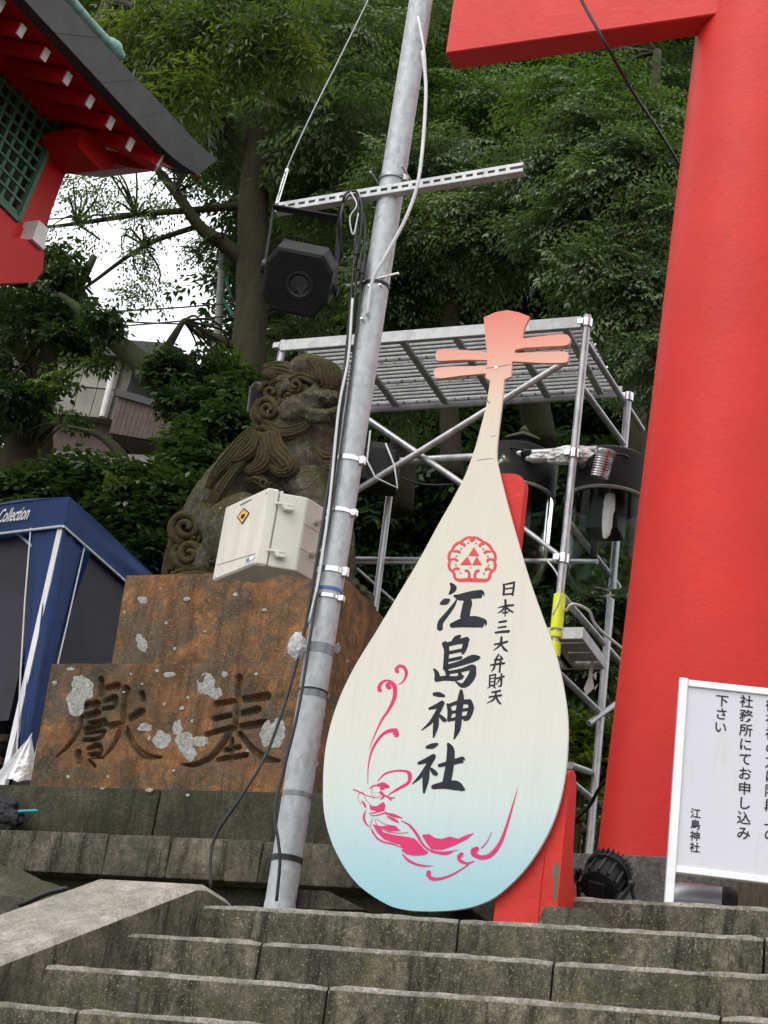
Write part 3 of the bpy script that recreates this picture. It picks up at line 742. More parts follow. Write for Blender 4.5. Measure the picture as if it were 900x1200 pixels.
# painted wood: print fading from salmon (head) over cream to pale blue (foot)
def board_mat():
    t = NT('board_print'); sp = t.n('ShaderNodeSeparateXYZ'); t.l(t.coord(), sp.inputs[0])
    z = lambda py, px=520: Bp(px, py).z
    z0, z1 = z(1062), z(363, 594)
    mr = t.n('ShaderNodeMapRange'); mr.inputs[1].default_value = z0; mr.inputs[2].default_value = z1; t.l(sp.outputs[2], mr.inputs[0])
    f = lambda py, px=520: (z(py, px)-z0)/(z1-z0)
    c = t.ramp(mr.outputs[0], [(0, (.27,.52,.60)), (f(1010), (.38,.58,.63)), (f(940), (.56,.655,.64)), (f(860), (.655,.655,.60)), (f(700), (.66,.64,.55)), (f(520, 570), (.66,.61,.50)), (f(470, 578), (.70,.56,.44)), (f(432, 585), (.74,.40,.31)), (f(400, 590), (.75,.28,.21)), (1, (.70,.16,.115))])
    g = t.noise(5, 5, .7, (60, 1, 1.2)); g2 = t.noise(2.0, 6, .7, (6, 1, .8)); g3 = t.noise(9, 5, .8, (1, 1, 1))
    c = t.mix(t.ramp(g, [(.35, .16), (.62, 0.0)]), c, (.38, .33, .25)); c = t.mix(t.ramp(g2, [(.55, 0.0), (.8, .22)]), c, (.45, .40, .28))
    c = t.mix(t.ramp(g3, [(.66, 0.0), (.74, .25)]), c, (.4, .36, .27))
    t.set(c, .5, 0, .4); t.bump(g, .12, .002); return t.m
M['board_print'] = board_mat()
lb = thing('lute_signboard', 'tall lute-shaped wooden signboard printed with black characters and a pink flying figure', 'signboard', (Bp(505, 1062).x, BY, .0))
m = MB(); m.prism([Bp(*p) for p in outline], (0, .014, 0)); panel = m.build('board', M['board_print'], lb)
z1 = lambda x, y: Bp(380+x/3.75, 670+y/3.75)
z2_ = lambda x, y: Bp(400+x/4.0909, 760+y/4.0909)
z8 = lambda x, y: Bp(500+x/7.5, 600+y/7.5)
BIG = [ # 江
 [(556,52,8),(568,72,24),(556,92,12),(547,98,3)], [(514,140,12),(532,132,24),(548,126,14)], [(508,250,22),(512,222,20),(540,186,16),(566,152,12),(583,122,3)],
 [(572,106,8),(600,112,26),(650,102,30),(690,98,32)], [(622,118,22),(630,135,34),(624,165,34),(617,205,36)], [(560,236,18),(610,224,36),(660,220,44),(700,226,34)],
 # 島
 [(596,282,10),(580,296,22),(558,314,6)], [(530,316,22),(538,345,20),(535,390,18),(532,430,18)], [(536,322,16),(580,310,18),(628,300,24)], [(626,298,18),(618,330,20),(608,358,12)],
 [(545,357,12),(604,345,12)], [(544,390,12),(602,378,12)], [(536,420,18),(600,402,20),(650,382,28),(680,378,14)], [(540,444,12),(600,434,13),(648,420,20),(660,425,18)], [(655,420,20),(650,455,28),(628,488,26),(605,500,16),(578,483,4)],
 [(482,428,6),(494,445,16),(498,470,22)], [(492,474,18),(530,468,18),(575,470,18),(608,462,14)], [(538,430,12),(542,452,14),(545,470,12)], [(592,432,12),(596,450,14),(598,470,12)],
 # 神
 [(482,538,12),(505,540,18),(528,547,8)], [(462,602,8),(492,592,16),(520,576,18)], [(518,578,18),(500,615,18),(468,662,12),(428,697,2)], [(494,632,18),(490,680,20),(480,728,5)], [(504,628,6),(516,640,14),(530,655,16)],
 [(542,582,8),(552,615,17),(546,655,10)], [(544,590,12),(590,574,14),(640,572,20)], [(640,574,18),(646,600,20),(632,640,18),(616,652,8)], [(556,620,10),(600,610,10),(638,604,12)], [(548,652,10),(590,644,12),(622,640,12)], [(602,522,10),(600,560,24),(592,620,24),(586,690,22),(570,736,3)],
 # 社
 [(450,772,10),(475,766,20),(497,758,10)], [(415,842,10),(448,830,18),(482,812,20)], [(478,815,20),(455,855,18),(424,898,14),(388,932,2)], [(452,872,20),(446,915,24),(438,972,6)], [(464,862,6),(478,876,16),(490,890,18)],
 [(505,852,12),(555,840,18),(608,826,24)], [(545,757,10),(556,785,28),(553,840,30),(545,890,32),(535,938,30)], [(478,946,16),(530,938,28),(580,940,36),(612,958,14)]]
SMALL = [[(789,56,9),(790,78,9),(787,102,9)], [(790,57,6),(836,47,9)], [(834,50,8),(832,75,8),(827,103,9)], [(792,76,6),(830,71,6)], [(789,100,7),(827,97,7)],
 [(766,158,4),(800,150,9),(832,147,8)], [(796,124,9),(797,160,9),(794,196,4)], [(794,154,7),(780,172,7),(762,182,2)], [(799,153,5),(812,168,9),(830,178,6)], [(784,181,6),(808,179,6)],
 [(768,222,8),(800,217,9)], [(764,246,6),(799,241,8)], [(752,268,8),(780,264,10),(812,262,11)],
 [(747,320,6),(780,314,9),(806,307,8)], [(779,288,9),(774,320,9),(744,347,2)], [(777,318,5),(790,338,10),(804,349,7)],
 [(767,363,6),(752,388,8)], [(748,389,7),(784,384,8)], [(774,370,5),(782,382,8)], [(731,411,6),(760,406,8),(792,402,9)], [(753,394,7),(746,424,7),(734,438,2)], [(775,392,8),(770,442,7)],
 [(728,454,6),(726,500,6)], [(729,456,5),(754,451,6)], [(753,451,6),(748,500,6)], [(729,470,4),(750,467,4)], [(728,485,4),(749,482,4)], [(725,501,5),(748,498,5)], [(730,503,5),(717,513,2)], [(742,503,5),(752,511,5)], [(757,469,6),(791,460,7)], [(779,449,7),(777,498,7),(765,504,3)], [(774,470,6),(755,497,2)],
 [(737,530,6),(774,523,8)], [(724,551,6),(779,543,8)], [(756,527,7),(746,560,7),(714,578,2)], [(755,547,6),(764,568,9),(776,581,6)]]
PUSH = V(0, -1, 0)
BIG = [[(x, y, w_*1.12+2) for x, y, w_ in s] for s in BIG]; SMALL = [[(x, y, w_*1.08+.6) for x, y, w_ in s] for s in SMALL]
m = MB(); ink(m, BIG, z1, PUSH); ink(m, SMALL, z1, PUSH); m.build('lettering', M['ink_black'], lb)
PINK = [[(270,176,2),(296,158,9),(312,122,15),(302,92,17),(278,82,15)], [(278,84,14),(264,97,17),(268,112,20)],
 [(135,486,2),(150,440,5),(190,350,10),(230,290,15),(256,230,20),(254,180,22),(232,160,18)], [(232,162,16),(222,176,22),(230,190,24)],
 [(246,156,4),(215,153,10),(190,168,15),(180,190,20)], [(180,188,14),(184,202,24)],
 [(127,648,3),(130,560,6),(150,482,11),(190,420,14),(230,395,18),(262,394,24)], [(262,394,22),(262,414,32)],
 [(175,636,4),(208,602,9),(258,587,9),(308,588,12),(328,605,20),(322,642,15),(282,668,14),(244,690,9),(224,705,3)],
 [(176,657,16),(200,652,22),(224,664,18)], [(190,672,14),(205,668,20)], [(188,688,14),(204,706,12),(190,722,8)], [(136,672,4),(150,660,7),(168,655,7)], [(210,705,8),(232,716,9),(256,716,5)], [(222,706,5),(232,720,8),(242,728,4)],
 [(150,668,2.4),(145,692,2.4),(156,711,2.4),(176,714,2.4),(192,700,2.4)], [(58,676,6),(82,685,5),(110,700,4),(160,716,4)], [(155,690,2),(162,691,2)], [(172,690,2),(180,690,2)], [(162,704,3),(168,704,2)],
 [(84,695,2.4),(80,722,2.4),(98,748,2.4)], [(108,700,2.4),(118,722,2.4),(134,744,2.4)], [(84,694,3),(98,688,3),(110,698,3)], [(98,730,4),(108,742,10),(116,760,10)],
 [(134,790,4),(165,786,6),(205,775,6)], [(140,800,4),(170,800,6),(215,785,7)], [(213,790,8),(250,800,16),(292,813,4)], [(222,806,8),(255,822,14),(276,834,4)],
 [(118,775,3),(108,808,11),(118,838,9),(136,856,3)], [(148,868,4),(168,905,9),(205,928,8),(250,938,8),(292,956,3)], [(150,815,2.5),(140,850,3),(152,890,3)], [(160,820,2.5),(175,850,3),(215,875,4),(270,885,4),(322,882,3)], [(165,815,2.5),(210,842,3),(262,852,4)],
 [(288,825,4),(328,848,10),(360,888,13),(388,934,11),(420,964,9),(480,977,8),(562,966,2)], [(430,976,4),(500,984,12),(536,974,3)], [(294,986,5),(320,1014,12),(360,1034,11),(400,1042,9),(442,1042,2)],
 [(846,667,1.5),(820,760,8),(790,860,13),(760,936,19),(718,988,22),(674,1002,21),(636,988,22)], [(634,990,20),(632,970,24),(650,964,30)],
 [(721,880,2),(700,925,5),(672,957,6)], [(636,1020,5),(602,1030,11),(570,1016,17),(563,996,18)], [(562,996,16),(578,988,24)], [(612,1035,5),(540,1080,9),(482,1102,12),(436,1103,17),(414,1084,18)], [(414,1086,16),(420,1074,26)]]
FILL = [[(134,744),(150,756),(172,755),(202,735),(212,750),(208,774),(172,781),(140,772)],
 [(150,842),(190,852),(240,848),(266,856),(284,874),(232,876),(188,858),(200,880),(250,893),(330,905),(352,912),(372,930),(395,960),(420,978),(400,990),(352,993),(312,986),(286,966),(296,962),(280,940),(236,926),(205,914),(172,882)],
 [(386,894),(420,889),(450,908),(480,913),(520,901),(560,912),(600,894),(638,884),(602,915),(542,944),(482,966),(432,962),(408,932)]]
m = MB(); ink(m, PINK, z2_, PUSH)
for i, p in enumerate(FILL): fillpoly(m, p, z2_, PUSH, .0013)
m.build('pink_print', M['ink_pink'], lb)
half = [[(408,250,26),(396,228,20),(372,224,18),(335,238,18),(305,262,18)], [(305,262,18),(268,278,20),(240,305,20),(225,335,18)], [(300,280,14),(322,282,18),(334,296,22)], [(225,335,18),(202,365,20),(196,410,20),(206,430,18)], [(240,348,14),(272,345,18),(288,356,22)],
 [(206,430,18),(196,460,20),(204,500,20),(226,520,18)], [(215,418,14),(250,414,18),(266,428,22)], [(226,520,18),(242,545,20),(252,585,20),(290,600,24),(340,598,26),(402,598,26)], [(236,510,16),(262,495,18),(280,505,22)], [(372,588,22),(376,552,18),(364,522,18),(344,516,22)], [(362,272,9),(368,275,13)], [(299,322,9),(305,325,13)], [(258,387,9),(263,390,13)], [(252,465,9),(258,468,13)], [(292,536,9),(298,539,13)]]
mir = [[(800-x, y+2, w_) for x, y, w_ in s] for s in half]
half, mir = [[[(x, y, w_*1.3) for x, y, w_ in s] for s in h] for h in (half, mir)]
m = MB(); ink(m, half+mir+[[(385,490,10),(390,492,13)]], z8, PUSH, 5)
fillpoly(m, [(415,308),(367,387),(463,387)], z8, PUSH, .0012)
fillpoly(m, [(358,390),(295,466),(397,466)], z8, PUSH, .0013); fillpoly(m, [(440,390),(488,467),(400,466)], z8, PUSH, .0013)
m.build('crest_print', M['ink_red'], lb)
m = MB(); ink(m, [[(356,322,3),(410,316,4),(488,302,3)], [(310,808,3),(350,802,4),(398,798,2)], [(366,490,5),(372,508,4),(380,494,4)], [(385,684,2),(412,676,2.5)]], lambda x, y: Bp(490+x/4.5, 360+y/4.5), PUSH); m.build('scuff', M['wood_grey'], lb)
m = MB(); c = Bp(490+412/4.5, 360+318/4.5); m.lathe(c, [(.007, 0), (.006, .003)], (0, -1, 0), 10); m.build('screw', M['bright_steel'], lb, True)
# red wooden stand behind the board
sd_ = thing('signboard_stand', 'red painted wooden stand with peeling foot behind the lute signboard', 'stand', (-2.05, .25, 0))
xr = PY(617, 580, BY+.06).x; zt_ = PY(600, 557, BY+.06).z
m = MB(); n = 8; poly = [(xr-.20, 0, .09), (xr, 0, .09), (xr, 0, zt_-.10)]+[(xr-.06+.06*cos(pi/2*k/n), 0, zt_-.06+.05*sin(pi/2*k/n)) for k in range(n+1)]+[(xr-.20, 0, zt_)]
m.prism([V(p[0], BY+.026, p[2]) for p in poly], (0, .05, 0)); m.build('post', M['stand_red'], sd_)
# foot: gusset box with rounded top; outer end grain where the paint has peeled
fx = PY(655, 1058, BY+.04).x; zf = PY(665, 905, BY+.1).z
m = MB(); prof = [(BY+.026, .004), (BY+.026, zf-.03), (BY+.05, zf-.006), (BY+.075, zf), (BY+.10, zf-.01), (BY+.125, zf-.06), (BY+.16, .25), (BY+.34, .06), (BY+.34, .004)]
m.prism([V(fx-.06, y, z) for y, z in prof], (.06, 0, 0)); m.build('foot', M['stand_red'], sd_)
m = MB(); m.box((fx-.225, BY+.0255, .004), (fx-.0605, BY+.044, .36), .004)
m.build('foot_board', M['stand_red'], sd_)
# peeled patch showing grey wood
pp = [(648,1012),(652,1008),(655,1020),(653.5,1034),(652,1052),(648,1058),(647,1046),(648.6,1034),(646,1024)]
m = MB(); fillpoly(m, pp, lambda x, y: PX(x, y, fx), V(1, 0, 0), .002); m.build('bare_wood', M['wood_grey'], sd_)
# stone footing blocks by the board
def footing(label, pts, y0, y1):
    b_ = MB(); lo = [PY(px, py, y0) for px, py in pts]; b_.prism([V(p.x, y0, max(p.z, -.002)) for p in lo], (0, y1-y0, 0)); setp(b_.build('footing_stone', M['base_stone']), label, 'stone')
footing('low dark stone footing with a sloped end beside the steel pole foot', [(330,1064),(336,1042),(384,1044),(428,1066)], .36, .62)
footing('low mossy stone footing with a sloped end beside the peeling red stand', [(628,1088),(638,1062),(692,1064),(722,1092)], .02, .20)
# ================================================================== steel pole and what hangs on it
PYY = .32
pa, pb = PY(329, 1055, PYY), PY(490, 20, PYY); pxm = (pa.x+pb.x)/2; PR = .058
pole = thing('steel_pole', 'tall galvanised steel pole strapped with bands and cables beside the lion statue', 'pole', (pxm, PYY, 0))
PT = V(pb.x, PYY, pb.z+1.2); PB = V(pa.x, PYY, -.004)
def pole_at(py_): # centre of the pole at a picture height
    lo, hi = 0.0, 1.0
    for _ in range(30):
        t = (lo+hi)/2; p = PB.lerp(PT, t); d = p-CAM; y = 600-FPX*d.dot(UP)/d.dot(FW)
        if y > py_: lo = t
        else: hi = t
    return p
m = MB(); m.tube([PB, pole_at(800), pole_at(770), PT], [PR, PR*.985, PR*.98, PR*.95], 32); m.build('tube', M['galvanised_steel'], pole, True)
m = MB(); m.lathe(PB, [(PR*1.03, 0), (PR*1.03, .09), (PR, .10)], (0, 0, 1), 32); m.build('foot_sleeve', M['galvanised_steel'], pole, True)
AX = (PT-PB).normalized()
def band(py_, h, mat='bright_steel', r=1.06, lug=True, name='strap'):
    c = pole_at(py_); m = MB(); m.lathe(c-AX*h/2, [(PR*.95, 0), (PR*r, 0), (PR*r, h), (PR*.95, h)], AX, 28, False)
    if lug: m.obox(c+V(PR*1.12, -.01, 0), (1, 0, 0), (0, 1, 0), (0, 0, 1), (.012, .012, h*.9), .002)
    m.build(name, M[mat], pole, True)
for a in ((212, .018, 'wire_grey', 1.1), (542, .020, 'bright_steel', 1.07), (603, .016, 'bright_steel', 1.07), (672, .022, 'bright_steel', 1.07), (703, .014, 'bright_steel', 1.07)): band(*a)
for a in ((694, .012, 'print_blue'), (337, .014, 'black_plastic'), (811, .006, 'black_plastic'), (1008, .022, 'black_plastic')): band(*a, 1.05, False, 'tape')
for a in ((763, .04, 'drum_grey'), (816, .025, 'drum_grey'), (933, .02, 'drum_grey')): band(*a, 1.012, False, 'grey_tape')
for py_, dx in ((345, 0), (383, -.01), (345, .05)):
    m = MB(); m.lathe(pole_at(py_)+V(dx, -PR*.9, 0), [(.008, 0), (.008, .02), (.005, .024)], (0, -1, 0), 10); m.build('bolt', M['bright_steel'], pole, True)
m = MB(); c = pole_at(337); m.tube([c+V(-.13, -.03, 0), c+V(.12, -.05, .03)], .006, 8); m.build('cross_pin', M['bright_steel'], pole, True)

# slotted channel fixed across the pole
ca, cb = PY(322, 243, PYY-.07), PY(613, 195, PYY-.07); ch = thing('slotted_channel', 'slotted grey steel channel bar clamped across the top of the pole', 'channel', (pxm, PYY-.07, ca.z))
ux = (cb-ca).normalized(); L_ = (cb-ca).length; fy = V(0, -1, 0); uz = fy.cross(ux)*-1
if uz.z < 0: uz = -uz
m = MB(); hw, tt = .021, .0025
def chbox(s0, s1, z0, z1, y0, y1, mm=m):
    c = ca+ux*((s0+s1)/2)+uz*((z0+z1)/2)+V(0, (y0+y1)/2, 0); mm.obox(c, ux, V(0, 1, 0), uz, ((s1-s0)/2, (y1-y0)/2, (z1-z0)/2))
chbox(0, L_, -hw, -hw*.35, 0, tt); chbox(0, L_, hw*.35, hw, 0, tt); s_ = 0.0
while s_ < L_-.05: chbox(s_, s_+.018, -hw*.35+.0001, hw*.35-.0001, .0003, tt-.0003); s_ += .05
chbox(0, L_, -hw-tt, -hw-.0001, .0005, .041); chbox(0, L_, hw+.0001, hw+tt, .0005, .041)
m.build('slotted_web', M['deck_steel'], ch)
m = MB(); m.tube([pole_at(212)+V(-.075, -.085, -.0), pole_at(212)+V(-.08, .07, .01), pole_at(212)+V(.07, .075, .02), pole_at(212)+V(.075, -.09, .01)], .005, 8); m.build('u_bolt', M['wire_grey'], ch, True)

# black projector lamp hanging from the channel
PJ = thing('projector_lamp', 'black octagonal projector lamp hanging from the end of the slotted channel', 'lamp', PY(350, 325, PYY-.02))
pc = PY(347, 332, .12); nf = (CAM-pc).normalized()
nf = (nf+V(-.16, 0, -.26)).normalized(); hx = V(0, 0, 1).cross(nf).normalized(); hz = nf.cross(hx)
q = radians(-6); hx, hz = hx*cos(q)+hz*sin(q), hz*cos(q)-hx*sin(q)
K2 = mpp(pc)
oct_ = [(-29, 40), (27, 40), (42, 22), (42, -18), (26, -40), (-27, -40), (-41, -22), (-41, 20)]
def O(p, d, s=1.0): return pc+hx*(p[0]*K2*s*.97)+hz*(p[1]*K2*s*.97)-nf*d
m = MB(); rings = [(.0, .90), (.008, .985), (.016, 1.0), (.17, 1.0), (.19, .94)]
vs = [O(p, d, s) for d, s in rings for p in oct_]; fs = [tuple(range(8)), tuple(reversed([32+i for i in range(8)]))]
for i in range(4): fs += [(i*8+(k+1) % 8, i*8+k, (i+1)*8+k, (i+1)*8+(k+1) % 8) for k in range(8)]
m.add(vs, fs)
b_ = bmesh.new(); me_ = bpy.data.meshes.new('t'); me_.from_pydata(m.v, [], m.f); b_.from_mesh(me_); bmesh.ops.recalc_face_normals(b_, faces=b_.faces); m = MB(); m.bm(b_)
m.build('housing', M['black_metal'], PJ)
m = MB(); lc = O((4, -1), 0)
m.lathe(lc+nf*.001, [(17*K2, 0), (17*K2, .006), (14*K2, .009), (11.5*K2, .004), (11*K2, -.0005)], nf, 32, False); m.build('lens_ring', M['black_plastic'], PJ, True)
m = MB(); m.lathe(lc+nf*.0012, [(11.2*K2, 0), (8*K2, .006), (3*K2, .008), (.5*K2, .0082)], nf, 28); m.build('lens', M['lens_glass'], PJ, True)
m = MB()
inn = [O(p, -.0012, .86) for p in oct_]; inn2 = [O(p, -.0012, .83) for p in oct_]; m.add(inn+inn2, [(i, (i+1) % 8, 8+(i+1) % 8, 8+i) for i in range(8)]); m.build('front_bead', M['black_plastic'], PJ)
ytop = PY(352, 243, PYY-.02)
l0, r0_ = O((-45, 6), .09), O((45, -6), .09); lt = PY(321, 243, .21); rt = PY(398, 256, .21)
m = MB(); m.tube([l0, l0.lerp(lt, .5), lt], .007, 8); m.bar(lt, rt, .05, .006); m.bar(rt, r0_, .006, .035, (0, 1, 0)); m.build('yoke', M['black_metal'], PJ, True)
m = MB(); m.lathe(l0-hx*.012, [(.03, 0), (.034, .008), (.03, .03), (.012, .034)], hx, 16); m.build('knob', M['black_plastic'], PJ, True); m = MB(); m.lathe(r0_-hx*.006, [(.02, 0), (.024, .02)], hx, 14); m.build('knob', M['black_plastic'], PJ, True)

# two-part beige control box
ztb = PY(324, 571, .25).z; zbb = PY(312, 664, .25).z+.012
bx = thing('control_box', 'beige plastic electrical control box with an orange hazard sticker fixed to the pole', 'electrical box', (-3.2, .3, zbb))
A_, B_, B2, C0, C1, D_ = [PZ(*p, ztb) for p in ((264, 594), (314, 571), (330, 573), (333, 578), (361, 579), (380, 591))]
wv = (A_-B_); wv.z = 0; wlen = wv.length; wv.normalize(); dv = V(-wv.y, wv.x, 0)
if dv.dot(B2-B_) < 0: dv = -dv
# lid: front face A-B, thickness towards B2 ; body behind it
tl = .055; dep = max(.14, (C1-C0).length+.02)
def ebox(mm, c0, u, v, lu, lv, z0, z1, bev): mm.obox(c0+u*(lu/2)+v*(lv/2)+V(0, 0, (z0+z1)/2-c0.z), u, v, (0, 0, 1), (lu/2, lv/2, (z1-z0)/2), bev)
u2 = (C1-B_); u2.z = 0; u2.normalize()      # depth direction of the body, seen on its right flank
m = MB(); ebox(m, B_, wv, u2, wlen, tl, zbb, ztb, .008); m.build('lid', M['beige_plastic'], bx)
m = MB(); ebox(m, B_+wv*.004+u2*(tl+.004), wv, u2, wlen-.008, .012, zbb+.004, ztb-.004, .003); m.build('gasket', M['beige_side'], bx)
m = MB(); ebox(m, B_+wv*.006+u2*(tl+.016), wv, u2, wlen*.8, (C1-B_).length-tl-.02, zbb+.003, ztb-.012, .006); m.build('body', M['beige_plastic'], bx)
v3 = (D_-C1); v3.z = 0; l3 = v3.length; v3.normalize()
m = MB(); zz = [zbb+.002, zbb+.105, zbb+.215, ztb-.016]
cc = C1-u2*.13
ebox(m, C1-u2*.12+v3*.004, v3, u2, l3, .119, zbb+.002, ztb-.015, .004); m.build('back_box', M['beige_side'], bx)
m = MB()
for z_ in zz[1:3]:
    m = MB(); ebox(m, C1-u2*.0005+v3*.002, v3, u2, l3+.002, .003, z_, z_+.004, .0); m.build('split_line', M['beige_plastic'], bx)

for z_ in (ztb-.075, zbb+.06):     # latches across the seam
    m = MB(); c = B_-wv*.006+u2*(tl-.02); ebox(m, c-wv*.0+V(0, 0, 0), u2, -wv, .075, .012, z_, z_+.012, .003); ebox(m, c+u2*.035, u2, -wv, .04, .022, z_-.022, z_-.004, .004); ebox(m, c+u2*.03, u2, -wv, .018, .018, z_-.012, z_+.004, .002); m.build('latch', M['beige_plastic'], bx)
nl = -u2; face0 = B_-u2*.0006
def lidp(px, py):   # a photo point on the plane of the lid's front face
    d = ray(px, py); n_ = V(wv.y, -wv.x, 0); t = (face0-CAM).dot(n_)/d.dot(n_); return CAM+d*t
nout = V(wv.y, -wv.x, 0); nout = nout if nout.dot(CAM-B_) > 0 else -nout
# shift decals proud of the lid
def decal(poly, mat, name, off):
    m = MB(); fillpoly(m, poly, lidp, nout, off); m.build(name, M[mat], bx)
z8c = lambda x, y: (170+x/3.4615, 400+y/3.4615)
decal([z8c(*p) for p in ((402,676),(425,696),(395,744),(373,713))], 'ink_black', 'sticker_border', .0015)
decal([z8c(*p) for p in ((402,683),(420,698),(395,736),(378,712))], 'print_orange', 'hazard_sticker', .0022)
decal([z8c(*p) for p in ((392,704),(408,700),(404,716),(390,722))], 'ink_black', 'sticker_symbol', .0028)
decal([z8c(*p) for p in ((412,884),(442,870),(441,882),(412,898))], 'print_white', 'maker_label', .0015)
decal([z8c(*p) for p in ((412,884),(424,878),(424,890),(412,896))], 'print_blue', 'maker_mark', .0022)
m = MB(); p0, p1 = lidp(*z8c(300, 905)), lidp(*z8c(450, 858)); m.tube([lidp(*z8c(x, 905-(x-297)*.30)) + nout*.001 for x in (292, 340, 400, 448)], .0015, 5); m.build('lid_groove', M['beige_side'], bx)

for z_ in (zbb+.10, ztb-.10): m = MB(); m.bar(V(D_.x-.02, D_.y-.02, z_), V(pxm, PYY, z_), .03, .012); m.build('bracket', M['bright_steel'], bx)
for px_, py_ in ((300, 668), (487, 606), (437, 868), (277, 945)):
    m = MB(); m.lathe(lidp(*z8c(px_+6, py_+8)), [(.004, 0), (.003, .002)], nout, 8); m.build('screw', M['deck_steel'], bx)
m = MB(); fillpoly(m, [z8c(*p) for p in ((385,662),(432,638),(433,643),(386,667))], lidp, nout, .0012); m.build('stencil_mark', M['drum_grey'], bx)
# cables ------------------------------------------------------------
def cable(name, pts, r, mat, label, cat='cable', n=7, group=None):
    """pts: (px,py,Y)"""
    S = spline([tuple(PY(*p)) for p in pts], 7); m = MB(); m.tube([Vector(p) for p in S], r, n); o = m.build(name, M[mat], None, pi)
    return setp(o, label, cat, group)
fr = PYY-.075
cable('power_cable', [(402,262,.3),(403,232,.2),(412,224,.22),(420,232,.24),(416,290,fr),(412,340,fr),(405,420,fr),(392,520,fr),(374,640,fr),(352,760,fr),(318,870,.22),(285,930,.18),(255,975,.2),(247,1002,.2),(247,1040,.2)], .0062, 'black_rubber', 'black power cable looping away from the pole to the balustrade end')
cable('power_cable', [(400,300,.28),(399,255,.2),(409,229,.24),(424,240,.24),(420,300,fr+.01),(410,400,fr+.01),(396,520,fr+.01),(380,640,fr+.01),(366,730,fr-.01),(350,830,.2),(333,900,.2),(322,950,.19),(326,985,.19),(328,1010,.2),(324,1056,.22)], .0062, 'black_rubber', 'black power cable dropping down the front of the pole foot')
cable('signal_cable', [(426,250,.3),(428,270,.26),(424,330,fr+.02),(407,470,fr+.01),(388,600,fr),(368,700,fr),(352,756,fr)], .005, 'black_rubber', 'thin black signal cable strapped behind the beige box')
cable('white_cable', [(413,350,fr),(408,420,fr-.005),(397,480,fr-.006),(386,590,fr-.006),(373,680,fr-.004),(362,730,fr)], .006, 'grey_cable', 'pale cable taped along the left of the pole above the box')
cable('white_cable', [(495,60,.2),(499,110,.2),(492,200,.2),(478,250,.2),(452,300,.22),(436,330,.235),(430,370,.25)], .008, 'grey_cable', 'pale loose cable hanging on the right side of the pole top')
cable('white_cable', [(490,20,.25),(497,60,.21),(499,95,.2)], .006, 'grey_cable', 'short pale cable end at the very top of the pole')
cable('white_cable', [(411,225,.2),(418,240,.18),(410,255,.18),(414,275,.2),(420,250,.2)], .003, 'grey_cable', 'thin white wire tangle near the slotted channel')
for i, (x, y) in enumerate(((421,292),(424,310),(428,314))):
    a = PY(x, y-16, fr+.0); b_ = PY(x-5, y+18, fr+.0); m = MB(); m.tube([a, a.lerp(b_, .3), a.lerp(b_, .32), a.lerp(b_, .68), a.lerp(b_, .7), b_], [.006, .007, .013, .013, .008, .006], 12)
    setp(m.build('cable_plug', M['black_plastic'], None, True), ['black cable plug nearest the projector lamp', 'black cable plug hanging lowest between its two neighbours', 'black cable plug nearest the steel pole'][i], 'plug', 'plugs in the cables by the projector')
cable('ground_cable', [(-30,1075,.55),(0,1067,.55),(30,1058,.55),(55,1047,.5),(78,1041,.45)], .011, 'black_rubber', 'thick black cable lying across the mossy rock')
cable('wire_rope', [(325,236,.2),(333,205,.2),(362,140,.2),(400,64,.2),(436,-10,.2),(450,-45,.2)], .0032, 'wire_grey', 'thin steel guy wire rising from the channel end to the sky', 'wire')
tb = thing('turnbuckle', 'small bright turnbuckle in the steel guy wire over the projector', 'turnbuckle', PY(330, 220, .2))
m = MB(); a, b_ = PY(325, 237, .2), PY(336, 200, .2); s = V(.006, 0, .001)
m.tube([a+s, b_+s], .003, 6); m.tube([a-s, b_-s], .003, 6); m.build('frame', M['bright_steel'], tb, True)
for t in (0, 1): m = MB(); m.ell(a.lerp(b_, t), (.010, .006, .012)); m.build('eye', M['bright_steel'], tb, True)
cable('overhead_cable', [(676,-15,.9),(684,5,.9),(712,55,.95),(740,105,1.3),(770,150,1.9),(797,194,2.5),(815,225,3.0)], .0085, 'black_rubber', 'black overhead cable crossing in front of the red tie beam')
for i, (p, q) in enumerate((((118,252),(290,236)), ((120,366),(300,352)), ((120,384),(300,366)), ((110,376),(300,380)))):
    cable('power_line', [(p[0]-60, p[1]+5, 12), (p[0], p[1], 12), ((p[0]+q[0])/2, (p[1]+q[1])/2+1.5, 12), (q[0], q[1], 12)], .012, 'black_rubber', ['power line crossing the trees just below the shrine eave', 'upper power line of three over the far house', 'middle power line of three over the far house', 'lowest power line of three over the far house'][i], 'power line', 5)
# crumpled film
def crumple(name, c, r, seed, mat, label, cat, n=4):
    b = bmesh.new(); bmesh.ops.create_icosphere(b, subdivisions=n+1, radius=1)
    for v in b.verts:
        p = v.co.copy(); q_ = p+Vector((mnoise.noise(p*2+Vector((seed, 1, 0))), mnoise.noise(p*2+Vector((0, seed, 2))), mnoise.noise(p*2+Vector((3, 0, seed)))))*.5
        d = .95+.3*mnoise.noise(q_*1.8+Vector((seed, 0, 0)))+.16*abs(mnoise.noise(q_*4.2+Vector((0, seed, 0))))-.1*abs(mnoise.noise(q_*8+Vector((0, seed, 0))))
        v.co = Vector(c)+Vector((p.x*r[0], p.y*r[1], p.z*r[2]))*d
    m = MB(); m.bm(b); return setp(m.build(name, M[mat], None, 1.2), label, cat)
crumple('plastic_wrap', PY(348, 757, .24), (.035, .03, .055), 4, 'clear_film', 'crumpled clear plastic wrapped on the cables beside the pole', 'plastic wrap')

